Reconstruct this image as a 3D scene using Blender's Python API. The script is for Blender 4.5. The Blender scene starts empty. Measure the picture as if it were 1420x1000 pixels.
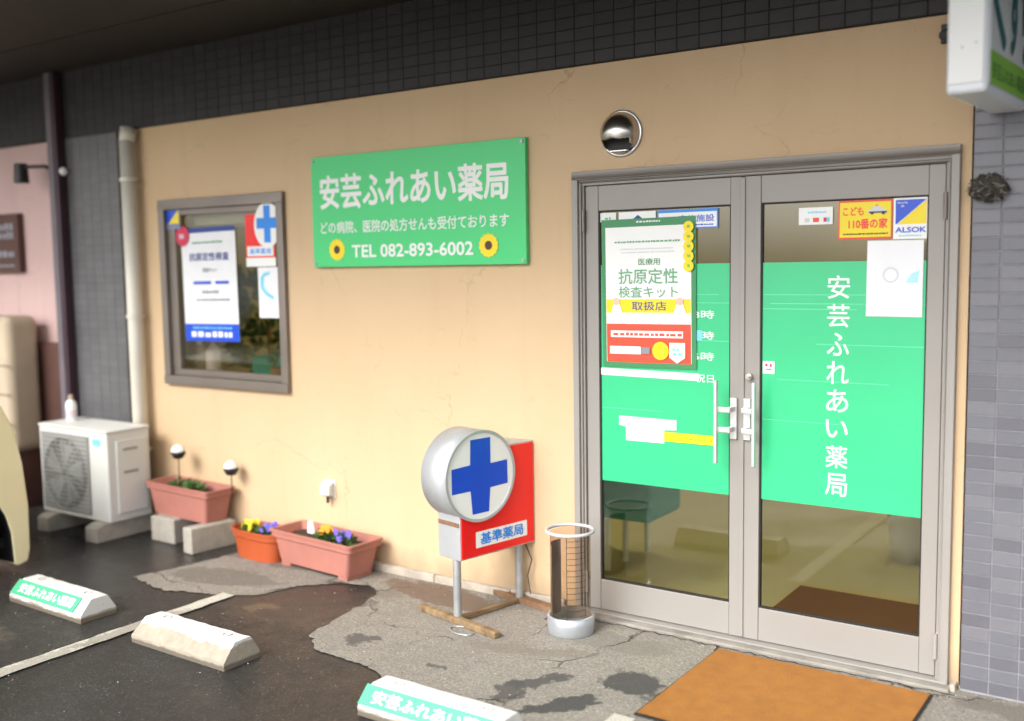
import bpy, bmesh, math, random
from mathutils import Vector, Matrix
from bpy.app.translations import locale as _loc
random.seed(7)
sc = bpy.context.scene
C = sc.collection
rad = math.radians

# ------------------------------------------------------------------ camera
cam_d = bpy.data.cameras.new('camera'); cam = bpy.data.objects.new('camera', cam_d); C.objects.link(cam)
yaw, pitch, roll = 0.600565, 0.093047, -0.015257
d = Vector((-math.sin(yaw)*math.cos(pitch), math.cos(yaw)*math.cos(pitch), -math.sin(pitch)))
r = d.cross(Vector((0, 0, 1))).normalized(); u = r.cross(d)
r2 = math.cos(roll)*r + math.sin(roll)*u; u2 = -math.sin(roll)*r + math.cos(roll)*u
m = Matrix((r2, u2, -d)).transposed().to_4x4(); m.translation = Vector((2.40004, -4.05885, 1.63607))
cam.matrix_world = m
cam_d.sensor_width = 36; cam_d.lens = 36*1418.45/1420
cam_d.clip_start = 0.05; cam_d.clip_end = 2000
cam_d.dof.use_dof = True; cam_d.dof.focus_distance = 4.35; cam_d.dof.aperture_fstop = 0.8
sc.camera = cam

# ------------------------------------------------------------------ world, sun, exposure
SUN_EL, SUN_AZ = rad(42), rad(188)          # azimuth clockwise from +Y
w = bpy.data.worlds.new('World'); sc.world = w; w.use_nodes = True
nt = w.node_tree; nt.nodes.clear()
sky = nt.nodes.new('ShaderNodeTexSky'); sky.sky_type = 'NISHITA'; sky.sun_disc = False
sky.sun_elevation = SUN_EL; sky.sun_rotation = SUN_AZ; sky.dust_density = 4; sky.air_density = 1.0
hsv = nt.nodes.new('ShaderNodeHueSaturation'); hsv.inputs['Saturation'].default_value = 0.22
bg = nt.nodes.new('ShaderNodeBackground'); bg.inputs['Strength'].default_value = 0.15
wo = nt.nodes.new('ShaderNodeOutputWorld')
nt.links.new(sky.outputs[0], hsv.inputs['Color']); nt.links.new(hsv.outputs[0], bg.inputs[0]); nt.links.new(bg.outputs[0], wo.inputs[0])
sd = bpy.data.lights.new('sun', 'SUN'); sd.energy = 1.0; sd.angle = rad(32); sd.color = (1.0, 0.96, 0.9)
so = bpy.data.objects.new('sun', sd); C.objects.link(so)
sv = Vector((math.sin(SUN_AZ)*math.cos(SUN_EL), math.cos(SUN_AZ)*math.cos(SUN_EL), math.sin(SUN_EL)))
so.rotation_euler = sv.to_track_quat('Z', 'Y').to_euler(); so.location = (0, -6, 8)
sc.view_settings.view_transform = 'Standard'; sc.view_settings.look = 'None'
sc.view_settings.exposure = 1.34; sc.view_settings.gamma = 1.0
sc.view_settings.use_curve_mapping = False

# ------------------------------------------------------------------ materials
def lin(c):
    return tuple(((v/255)/12.92 if v/255 <= 0.04045 else (((v/255)+0.055)/1.055)**2.4) for v in c)
MATS = {}
def mat(name, col, rough=0.6, metal=0.0, var=0.12, scale=6.0, bump=0.0, bscale=120.0, rvar=0.0, stretch=(1, 1, 1),
        alpha=None, emis=None, coat=0.0, spec=None, grime=0.0, gcol=(0.12, 0.1, 0.08)):
    if name in MATS: return MATS[name]
    mt = bpy.data.materials.new(name); mt.use_nodes = True; n = mt.node_tree.nodes; l = mt.node_tree.links
    b = n['Principled BSDF']; MATS[name] = mt
    b.inputs['Roughness'].default_value = rough; b.inputs['Metallic'].default_value = metal
    if coat: b.inputs['Coat Weight'].default_value = coat
    if spec is not None: b.inputs['Specular IOR Level'].default_value = spec
    tc = n.new('ShaderNodeTexCoord'); mp = n.new('ShaderNodeMapping'); l.new(tc.outputs['Object'], mp.inputs[0]); mp.inputs['Scale'].default_value = stretch
    no = n.new('ShaderNodeTexNoise'); no.inputs['Scale'].default_value = scale; no.inputs['Detail'].default_value = 6; l.new(mp.outputs[0], no.inputs[0])
    cr = n.new('ShaderNodeValToRGB'); l.new(no.outputs['Fac'], cr.inputs[0])
    cr.color_ramp.elements[0].position = .3; cr.color_ramp.elements[1].position = .7
    cr.color_ramp.elements[0].color = (*[c*(1-var) for c in col], 1); cr.color_ramp.elements[1].color = (*[min(1, c*(1+var)) for c in col], 1)
    out = cr.outputs[0]
    if grime:
        n3 = n.new('ShaderNodeTexNoise'); n3.inputs['Scale'].default_value = scale*.7; n3.inputs['Detail'].default_value = 9; n3.inputs['Roughness'].default_value = .7
        l.new(mp.outputs[0], n3.inputs[0])
        mr = n.new('ShaderNodeMapRange'); mr.inputs[1].default_value = .5; mr.inputs[2].default_value = .72; mr.inputs[4].default_value = grime
        l.new(n3.outputs['Fac'], mr.inputs[0])
        mx = n.new('ShaderNodeMix'); mx.data_type = 'RGBA'; l.new(mr.outputs[0], mx.inputs[0]); l.new(out, mx.inputs[6]); mx.inputs[7].default_value = (*gcol, 1)
        out = mx.outputs[2]
    l.new(out, b.inputs['Base Color'])
    if rvar:
        mr = n.new('ShaderNodeMapRange'); mr.inputs[1].default_value = .3; mr.inputs[2].default_value = .7
        mr.inputs[3].default_value = max(0.02, rough-rvar); mr.inputs[4].default_value = min(1, rough+rvar)
        l.new(no.outputs['Fac'], mr.inputs[0]); l.new(mr.outputs[0], b.inputs['Roughness'])
    if bump:
        n2 = n.new('ShaderNodeTexNoise'); n2.inputs['Scale'].default_value = bscale; n2.inputs['Detail'].default_value = 4; l.new(mp.outputs[0], n2.inputs[0])
        bp = n.new('ShaderNodeBump'); bp.inputs['Strength'].default_value = bump; bp.inputs['Distance'].default_value = .004
        l.new(n2.outputs['Fac'], bp.inputs['Height']); l.new(bp.outputs[0], b.inputs['Normal'])
    if emis:
        b.inputs['Emission Color'].default_value = (*emis[0], 1); b.inputs['Emission Strength'].default_value = emis[1]
    return mt

def glass_mat(name, tint, base=.05, power=5):
    mt = bpy.data.materials.new(name); mt.use_nodes = True; n = mt.node_tree.nodes; l = mt.node_tree.links; n.clear()
    o = n.new('ShaderNodeOutputMaterial'); t = n.new('ShaderNodeBsdfTransparent'); t.inputs[0].default_value = (*tint, 1)
    g = n.new('ShaderNodeBsdfGlossy'); g.inputs['Roughness'].default_value = .012
    lw = n.new('ShaderNodeLayerWeight'); lw.inputs['Blend'].default_value = .5
    p = n.new('ShaderNodeMath'); p.operation = 'POWER'; l.new(lw.outputs['Facing'], p.inputs[0]); p.inputs[1].default_value = power
    a = n.new('ShaderNodeMath'); a.operation = 'MULTIPLY_ADD'; l.new(p.outputs[0], a.inputs[0]); a.inputs[1].default_value = .9; a.inputs[2].default_value = base
    mx = n.new('ShaderNodeMixShader'); l.new(a.outputs[0], mx.inputs[0]); l.new(t.outputs[0], mx.inputs[1]); l.new(g.outputs[0], mx.inputs[2])
    l.new(mx.outputs[0], o.inputs[0]); MATS[name] = mt
    return mt

def node_mask(n, l, vec, cx, cy, rx, ry, ang, noise_out, amt=.45, soft=.25):
    """soft-edged irregular blotch centred on a world position of the ground"""
    mp = n.new('ShaderNodeMapping'); mp.vector_type = 'TEXTURE'
    mp.inputs['Location'].default_value = (cx, cy, 0); mp.inputs['Rotation'].default_value = (0, 0, ang); mp.inputs['Scale'].default_value = (rx, ry, 1)
    wn = n.new('ShaderNodeTexNoise'); wn.inputs['Scale'].default_value = 8; wn.inputs['Detail'].default_value = 8; wn.inputs['Roughness'].default_value = .7; l.new(vec, wn.inputs[0])
    wv = n.new('ShaderNodeVectorMath'); wv.operation = 'MULTIPLY_ADD'; l.new(wn.outputs['Color'], wv.inputs[0]); wv.inputs[1].default_value = (.26, .26, 0); l.new(vec, wv.inputs[2])
    wo_ = n.new('ShaderNodeVectorMath'); wo_.operation = 'SUBTRACT'; l.new(wv.outputs[0], wo_.inputs[0]); wo_.inputs[1].default_value = (.13, .13, 0)
    l.new(wo_.outputs[0], mp.inputs[0])
    sx = n.new('ShaderNodeSeparateXYZ'); l.new(mp.outputs[0], sx.inputs[0])
    cb = n.new('ShaderNodeCombineXYZ'); l.new(sx.outputs[0], cb.inputs[0]); l.new(sx.outputs[1], cb.inputs[1])
    ln = n.new('ShaderNodeVectorMath'); ln.operation = 'LENGTH'; l.new(cb.outputs[0], ln.inputs[0])
    ad = n.new('ShaderNodeMath'); ad.operation = 'MULTIPLY_ADD'; l.new(noise_out, ad.inputs[0]); ad.inputs[1].default_value = amt*2; l.new(ln.outputs['Value'], ad.inputs[2])
    mr = n.new('ShaderNodeMapRange'); mr.inputs[1].default_value = 1+amt-soft*.45; mr.inputs[2].default_value = 1+amt+soft*.3; mr.inputs[3].default_value = 1; mr.inputs[4].default_value = 0
    l.new(ad.outputs[0], mr.inputs[0]); return mr.outputs[0]

def ground_mat(name, c1, c2, speck, rough, spots, wet=None, cracks=False, gs=95):
    mt = bpy.data.materials.new(name); mt.use_nodes = True; n = mt.node_tree.nodes; l = mt.node_tree.links; b = n['Principled BSDF']; MATS[name] = mt
    tc = n.new('ShaderNodeTexCoord'); vec = tc.outputs['Object']
    def noise(s, dt=6, rg=.6, dist=0):
        q = n.new('ShaderNodeTexNoise'); q.inputs['Scale'].default_value = s; q.inputs['Detail'].default_value = dt; q.inputs['Roughness'].default_value = rg; q.inputs['Distortion'].default_value = dist
        l.new(vec, q.inputs[0]); return q.outputs['Fac']
    def mix(f, a, bb):
        x = n.new('ShaderNodeMix'); x.data_type = 'RGBA'; l.new(f, x.inputs[0])
        if isinstance(a, tuple): x.inputs[6].default_value = (*a, 1)
        else: l.new(a, x.inputs[6])
        if isinstance(bb, tuple): x.inputs[7].default_value = (*bb, 1)
        else: l.new(bb, x.inputs[7])
        return x.outputs[2]
    def rng(o, a, bb, c=0, dd=1):
        q = n.new('ShaderNodeMapRange'); l.new(o, q.inputs[0]); q.inputs[1].default_value = a; q.inputs[2].default_value = bb; q.inputs[3].default_value = c; q.inputs[4].default_value = dd; return q.outputs[0]
    big = noise(1.1, 6, .6, .2); mid = noise(7, 9, .72, .1); fine = noise(120, 4, .75)
    col = mix(rng(big, .35, .65), c1, c2)
    vo = n.new('ShaderNodeTexVoronoi'); vo.inputs['Scale'].default_value = gs; l.new(vec, vo.inputs[0])
    sr = n.new('ShaderNodeSeparateColor'); l.new(vo.outputs['Color'], sr.inputs[0])
    sm = n.new('ShaderNodeMath'); sm.operation = 'MULTIPLY'; l.new(rng(vo.outputs['Distance'], .10, .45, speck[1], 0), sm.inputs[0]); l.new(rng(sr.outputs[0], .62, .95, 0, 1), sm.inputs[1])
    col = mix(sm.outputs[0], col, speck[0])
    col = mix(rng(fine, .40, .62, 0, .65), col, tuple(c*.35 for c in c1))
    col = mix(rng(mid, .5, .75, 0, .22), col, tuple(c*.5 for c in c1))
    wetm = None
    for (cx, cy, rx, ry, an, cc, st, isw) in spots:
        k = node_mask(n, l, vec, cx, cy, rx, ry, an, mid)
        s = n.new('ShaderNodeMath'); s.operation = 'MULTIPLY'; l.new(k, s.inputs[0]); s.inputs[1].default_value = st
        col = mix(s.outputs[0], col, cc)
        if isw:
            if wetm is None: wetm = s.outputs[0]
            else:
                mm = n.new('ShaderNodeMath'); mm.operation = 'MAXIMUM'; l.new(wetm, mm.inputs[0]); l.new(s.outputs[0], mm.inputs[1]); wetm = mm.outputs[0]
    h = n.new('ShaderNodeMath'); h.operation = 'MULTIPLY_ADD'; l.new(vo.outputs['Distance'], h.inputs[0]); h.inputs[1].default_value = .6; l.new(fine, h.inputs[2])
    hh = h.outputs[0]
    if cracks:
        dn = n.new('ShaderNodeTexNoise'); dn.inputs['Scale'].default_value = 3.5; dn.inputs['Detail'].default_value = 7; l.new(vec, dn.inputs[0])
        vm = n.new('ShaderNodeVectorMath'); vm.operation = 'MULTIPLY_ADD'; l.new(dn.outputs['Color'], vm.inputs[0]); vm.inputs[1].default_value = (.5, .5, 0); l.new(vec, vm.inputs[2])
        ve = n.new('ShaderNodeTexVoronoi'); ve.feature = 'DISTANCE_TO_EDGE'; ve.inputs['Scale'].default_value = 1.15; l.new(vm.outputs[0], ve.inputs[0])
        ck = rng(ve.outputs['Distance'], .002, .009, 1, 0)
        gate = rng(noise(2.2, 2), .44, .56)
        cm = n.new('ShaderNodeMath'); cm.operation = 'MULTIPLY'; l.new(ck, cm.inputs[0]); l.new(gate, cm.inputs[1])
        col = mix(cm.outputs[0], col, (.03, .025, .02))
    l.new(col, b.inputs['Base Color'])
    rr = rng(mid, .35, .7, rough-.1, rough+.12)
    if wet:
        a = n.new('ShaderNodeMath'); a.operation = 'MULTIPLY'; l.new(rng(big, .45, .6, 1, 0), a.inputs[0]); a.inputs[1].default_value = wet
        s = n.new('ShaderNodeMath'); s.operation = 'SUBTRACT'; l.new(rr, s.inputs[0]); l.new(a.outputs[0], s.inputs[1]); rr = s.outputs[0]
    if wetm is not None:
        s = n.new('ShaderNodeMath'); s.operation = 'MULTIPLY'; l.new(wetm, s.inputs[0]); s.inputs[1].default_value = .38
        s2 = n.new('ShaderNodeMath'); s2.operation = 'SUBTRACT'; s2.use_clamp = True; l.new(rr, s2.inputs[0]); l.new(s.outputs[0], s2.inputs[1]); rr = s2.outputs[0]
    l.new(rr, b.inputs['Roughness'])
    bp = n.new('ShaderNodeBump'); bp.inputs['Strength'].default_value = .55; bp.inputs['Distance'].default_value = .004
    l.new(hh, bp.inputs['Height']); l.new(bp.outputs[0], b.inputs['Normal'])
    return mt

def streak_wall(name, col, dark, light):
    """painted render: fine sprayed grain, faint mottling and rain streaks"""
    mt = bpy.data.materials.new(name); mt.use_nodes = True; n = mt.node_tree.nodes; l = mt.node_tree.links; b = n['Principled BSDF']; MATS[name] = mt
    tc = n.new('ShaderNodeTexCoord')
    def noise(s, sc_=(1, 1, 1), dt=5, dist=0):
        mp = n.new('ShaderNodeMapping'); mp.inputs['Scale'].default_value = sc_; l.new(tc.outputs['Object'], mp.inputs[0])
        q = n.new('ShaderNodeTexNoise'); q.inputs['Scale'].default_value = s; q.inputs['Detail'].default_value = dt; q.inputs['Distortion'].default_value = dist; l.new(mp.outputs[0], q.inputs[0]); return q.outputs['Fac']
    def mix(f, a, bb):
        x = n.new('ShaderNodeMix'); x.data_type = 'RGBA'; l.new(f, x.inputs[0])
        if isinstance(a, tuple): x.inputs[6].default_value = (*a, 1)
        else: l.new(a, x.inputs[6])
        x.inputs[7].default_value = (*bb, 1); return x.outputs[2]
    def rng(o, a, bb, c=0, dd=1):
        q = n.new('ShaderNodeMapRange'); l.new(o, q.inputs[0]); q.inputs[1].default_value = a; q.inputs[2].default_value = bb; q.inputs[3].default_value = c; q.inputs[4].default_value = dd; return q.outputs[0]
    c = mix(rng(noise(1.6, dt=7), .35, .7, 0, .6), col, light)
    c = mix(rng(noise(2.2, (4, 4, .35), 7), .55, .85, 0, .3), c, dark)
    c = mix(rng(noise(5, (1.5, 1, 3), 4, 1.5), .66, .72, 0, .3), c, dark)
    sz = n.new('ShaderNodeSeparateXYZ'); l.new(tc.outputs['Object'], sz.inputs[0])
    am = n.new('ShaderNodeMath'); am.operation = 'MULTIPLY_ADD'; l.new(noise(6, (1, 1, .5), 8), am.inputs[0]); am.inputs[1].default_value = -.30; l.new(sz.outputs[2], am.inputs[2])
    c = mix(rng(am.outputs[0], -.12, .02, .55, 0), c, (.24, .18, .12))
    vn = n.new('ShaderNodeTexVoronoi'); vn.feature = 'DISTANCE_TO_EDGE'; vn.inputs['Scale'].default_value = .8
    wv = n.new('ShaderNodeTexNoise'); wv.inputs['Scale'].default_value = 3; wv.inputs['Detail'].default_value = 8; l.new(tc.outputs['Object'], wv.inputs[0])
    wm = n.new('ShaderNodeVectorMath'); wm.operation = 'MULTIPLY_ADD'; l.new(wv.outputs['Color'], wm.inputs[0]); wm.inputs[1].default_value = (.5, .5, .5); l.new(tc.outputs['Object'], wm.inputs[2]); l.new(wm.outputs[0], vn.inputs[0])
    ck = n.new('ShaderNodeMath'); ck.operation = 'MULTIPLY'; l.new(rng(vn.outputs['Distance'], .0008, .0035, .5, 0), ck.inputs[0]); l.new(rng(noise(1.4, dt=3), .5, .6), ck.inputs[1])
    c = mix(ck.outputs[0], c, (.28, .20, .12))
    l.new(c, b.inputs['Base Color']); b.inputs['Roughness'].default_value = .78
    bp = n.new('ShaderNodeBump'); bp.inputs['Strength'].default_value = .35; bp.inputs['Distance'].default_value = .003
    a = n.new('ShaderNodeMath'); a.operation = 'MULTIPLY_ADD'; l.new(noise(14), a.inputs[0]); a.inputs[1].default_value = 2.0; l.new(noise(190, dt=2), a.inputs[2])
    l.new(a.outputs[0], bp.inputs['Height']); l.new(bp.outputs[0], b.inputs['Normal'])
    return mt

M_wall = streak_wall('beige_paint', (.60, .43, .26), (.49, .345, .205), (.64, .475, .30))
M_pink = streak_wall('pink_paint', (.60, .42, .40), (.42, .24, .22), (.68, .50, .48))
M_frame = mat('door_aluminium', (.30, .283, .262), .48, .1, .04, 2, 0, 400, grime=.10, gcol=(.24, .21, .19))
M_wframe = mat('window_aluminium', (.22, .19, .165), .42, .4, .08, 4)
M_rubber = mat('rubber', (.015, .014, .013), .7)
M_glass = glass_mat('glass', (.80, .80, .74), .07)
M_green = mat('green_film', lin((45, 190, 128)), .36, 0, .04, 2.5, coat=.3)
M_green_sign = mat('green_sign', lin((68, 205, 122)), .38, 0, .03, 2)
M_white = mat('white_print', (.85, .86, .85), .5, 0, .02)
M_offwhite = mat('offwhite_print', (.78, .83, .80), .5, 0, .05)
M_paper = mat('paper', (.80, .81, .84), .55, 0, .03, 8, .1, 20)
M_blue = mat('blue_print', lin((14, 76, 205)), .35, 0, .05)
M_sky = mat('light_blue_print', lin((30, 135, 230)), .4, 0, .05)
M_navy = mat('navy_print', lin((30, 60, 140)), .45, 0, .05)
M_red = mat('red_print', lin((236, 22, 24)), .32, 0, .05, 3)
M_redorange = mat('vermilion_print', lin((225, 78, 52)), .45, 0, .05)
M_pinkred = mat('crimson_print', lin((205, 40, 80)), .45, 0, .05)
M_yellow = mat('yellow_print', lin((238, 214, 20)), .4, 0, .04)
M_dgreen = mat('dark_green_print', lin((58, 138, 88)), .45, 0, .05)
M_pgreen = mat('pale_green_print', lin((110, 170, 130)), .5, 0, .05)
M_grey = mat('grey_print', lin((140, 140, 150)), .5, 0, .05)
M_pgrey = mat('pale_grey_print', lin((205, 208, 215)), .5, 0, .05)
M_cyan = mat('cyan_print', lin((120, 205, 230)), .5, 0, .05)
M_black = mat('black_print', (.012, .011, .01), .5, 0, .05)
M_teal = mat('teal_print', lin((10, 100, 110)), .45, 0, .05)
M_lime = mat('lime_print', lin((130, 190, 50)), .45, 0, .05)
M_limed = mat('lime_dark_print', lin((60, 120, 30)), .45, 0, .05)
M_stain = mat('stainless', (.56, .53, .49), .24, 1.0, .08, 5, stretch=(1, 1, 6))
M_steel = mat('brushed_steel', (.66, .66, .67), .34, 1.0, .08, 30, stretch=(1, 1, 1))
M_silver = mat('silver_sheet', (.52, .54, .56), .48, .5, .10, 5, .05, 60, grime=.25, gcol=(.30, .30, .30))
M_handle = mat('handle_metal', (.72, .71, .70), .3, .7, .04)
M_galv = mat('galvanised', (.42, .43, .44), .5, .6, .15, 12, grime=.3, gcol=(.2, .16, .12))
M_rust = mat('rusty_timber', (.23, .155, .08), .8, 0, .3, 9, .6, 60, grime=.9, gcol=(.10, .045, .02), stretch=(.5, 3, 3))
M_rust2 = mat('rusty_steel', (.20, .11, .06), .85, .1, .35, 14, .6, 80, grime=.5, gcol=(.35, .24, .13))
M_tile = mat('tile_glaze', (.138, .140, .162), .34, 0, .10, 9, .12, 40, rvar=.08)
M_tile2 = mat('tile_glaze_light', (.158, .158, .180), .36, 0, .10, 9, .12, 40, rvar=.08)
M_tile3 = mat('tile_glaze_dark', (.118, .118, .138), .32, 0, .10, 9, .12, 40, rvar=.08)
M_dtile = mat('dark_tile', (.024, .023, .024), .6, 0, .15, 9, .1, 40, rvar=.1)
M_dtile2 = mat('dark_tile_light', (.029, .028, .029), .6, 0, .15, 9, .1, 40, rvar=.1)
M_dgrout = mat('dark_grout', (.017, .016, .016), .9)
M_grout = mat('grout', (.26, .26, .285), .9, 0, .15, 20)
M_soffit = mat('soffit_paint', (.022, .016, .013), .7, 0, .2, 2, .1, 60)
M_purple = mat('lilac_paint', (.15, .13, .15), .5, 0, .1)
M_maroon = mat('maroon_paint', (.045, .018, .03), .5, 0, .1)
M_pipe = mat('cream_pvc', (.66, .63, .55), .45, 0, .05, 3, grime=.2, gcol=(.35, .3, .22))
M_conc_b = mat('cast_concrete', (.40, .37, .32), .9, 0, .15, 10, .5, 90, grime=.5, gcol=(.22, .2, .17))
M_plinth = mat('plinth_concrete', (.42, .37, .31), .9, 0, .2, 8, .5, 60, grime=.6, gcol=(.15, .12, .09))
M_stopw = mat('stop_white_paint', (.56, .555, .54), .7, 0, .06, 9, .35, 70, grime=.5, gcol=(.45, .42, .37))
M_stopb = mat('stop_bare_concrete', (.33, .29, .235), .9, 0, .15, 9, .6, 80, grime=.6, gcol=(.27, .22, .17))
M_stopd = mat('stop_dirty_foot', (.20, .17, .13), .9, 0, .3, 12, .5, 80, grime=.6, gcol=(.10, .085, .06))
M_stopr = mat('stop_worn_slope', (.31, .27, .215), .9, 0, .15, 9, .5, 80, grime=.75, gcol=(.50, .49, .47))
M_stopg = mat('stop_green_film', lin((74, 170, 128)), .45, 0, .05, 6)
M_terra = mat('pink_terracotta', lin((170, 112, 100)), .62, 0, .08, 7, .15, 60)
M_orange = mat('orange_terracotta', lin((172, 80, 42)), .5, 0, .10, 6, .1, 60)
M_soil = mat('soil', (.045, .03, .018), .95, 0, .4, 40, 1, 60)
M_mat = mat('orange_carpet', lin((160, 105, 42)), .95, 0, .10, 16, 1.0, 420)
M_acw = mat('ac_paint', (.68, .69, .66), .45, 0, .04, 3, grime=.2, gcol=(.45, .44, .38))
M_acg = mat('ac_grille', (.26, .265, .255), .6, 0, .1)
M_acgw = mat('grille_wire', (.42, .43, .41), .6)
M_acd = mat('ac_dark', (.03, .03, .03), .7)
M_cream_car = mat('car_paint', lin((240, 232, 188)), .25, 0, .02, 1, coat=.8)
M_tyre = mat('tyre', (.018, .018, .018), .85, 0, .1, 20, .3, 60)
M_carglass = mat('car_glass', (.02, .025, .03), .06, 0, .05)
M_plastic_b = mat('black_plastic', (.015, .015, .015), .45)
M_tan = mat('tan_cladding', (.50, .41, .30), .8, 0, .1, 5, .3, 40, grime=.2, gcol=(.42, .28, .18))
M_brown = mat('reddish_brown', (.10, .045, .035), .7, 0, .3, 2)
M_nest = mat('nest_mud', (.055, .05, .042), .95, 0, .5, 40, 1, 90)
M_straw = mat('nest_straw', (.36, .33, .28), .9, 0, .3, 50)
M_ifloor = mat('interior_floor', (.52, .48, .26), .28, 0, .05, 2)
M_iwall = mat('interior_wall', (.40, .35, .17), .8, 0, .08, 1.2)
M_idark = mat('interior_dark', (.10, .085, .05), .6, 0, .2, 3)
M_matrefl = mat('mat_reflection_brown', (.085, .035, .015), .95, 0, .1, 9, .5, 300)  # dark tone of the doormat as mirrored in the glass
M_tealf = mat('teal_fabric', (.02, .34, .28), .8, 0, .1, 8)
M_leaf = mat('leaf', (.06, .14, .03), .6, 0, .35, 12)
M_leafd = mat('leaf_dark', (.03, .08, .02), .5, 0, .35, 9)
M_purp = mat('petal_violet', (.16, .12, .55), .7, 0, .2, 30)
M_yel = mat('petal_yellow', (.75, .60, .03), .7, 0, .15, 30)
M_ora = mat('petal_orange', (.80, .35, .03), .7, 0, .15, 30)
M_fill = mat('fill_glow', (.8, .8, .75), .5, emis=((1, .90, .62), 7.0))  # warm glow of the added interior panels
M_smoke = glass_mat('smoked_acrylic', (.80, .74, .68), .06)
M_teald = mat('teal_cap', (.1, .45, .5), .5)
M_pinkb = mat('pale_pink_plastic', (.70, .58, .62), .5)
M_wood = mat('wicker', (.38, .22, .10), .8, 0, .3, 30, .5, 90)

def stop_mat(name, edge):
    """cast concrete block whose white paint has worn off its lower slope in a ragged line"""
    mt = bpy.data.materials.new(name); mt.use_nodes = True; n = mt.node_tree.nodes; l = mt.node_tree.links; b = n['Principled BSDF']; b.inputs['Roughness'].default_value = .85
    tc = n.new('ShaderNodeTexCoord'); sx = n.new('ShaderNodeSeparateXYZ'); l.new(tc.outputs['Object'], sx.inputs[0])
    def noise(sc_, dt=6, st=(1, 1, 1)):
        mp = n.new('ShaderNodeMapping'); mp.inputs['Scale'].default_value = st; l.new(tc.outputs['Object'], mp.inputs[0])
        q = n.new('ShaderNodeTexNoise'); q.inputs['Scale'].default_value = sc_; q.inputs['Detail'].default_value = dt; q.inputs['Roughness'].default_value = .7; l.new(mp.outputs[0], q.inputs[0]); return q.outputs['Fac']
    def rng(o, a, bb, c=0, dd=1):
        q = n.new('ShaderNodeMapRange'); l.new(o, q.inputs[0]); q.inputs[1].default_value = a; q.inputs[2].default_value = bb; q.inputs[3].default_value = c; q.inputs[4].default_value = dd; return q.outputs[0]
    def mix(f, a, bb):
        x = n.new('ShaderNodeMix'); x.data_type = 'RGBA'; l.new(f, x.inputs[0])
        for k, v in ((6, a), (7, bb)):
            if isinstance(v, tuple): x.inputs[k].default_value = (*v, 1)
            else: l.new(v, x.inputs[k])
        return x.outputs[2]
    def hgt(amt, sc_):
        a = n.new('ShaderNodeMath'); a.operation = 'MULTIPLY_ADD'; l.new(noise(sc_, 8, (1, .4, .4)), a.inputs[0]); a.inputs[1].default_value = amt; l.new(sx.outputs[2], a.inputs[2]); return a.outputs[0]
    white = mix(rng(noise(14), .52, .75, 0, .35), (.60, .595, .58), (.42, .39, .35))
    bare = mix(rng(noise(22), .35, .7), (.36, .315, .25), (.27, .235, .185))
    c = mix(rng(hgt(.07, 13), edge+.033, edge+.038), bare, white)
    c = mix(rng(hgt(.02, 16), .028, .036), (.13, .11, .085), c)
    c = mix(rng(noise(90, 3), .66, .72, 0, .6), c, (.2, .18, .15))
    l.new(c, b.inputs['Base Color'])
    bp = n.new('ShaderNodeBump'); bp.inputs['Strength'].default_value = .5; bp.inputs['Distance'].default_value = .003; l.new(noise(70), bp.inputs['Height']); l.new(bp.outputs[0], b.inputs['Normal'])
    return mt
M_stop_worn = stop_mat('worn_stop_paint', .083); M_stop_kept = stop_mat('kept_stop_paint', .030)

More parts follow.
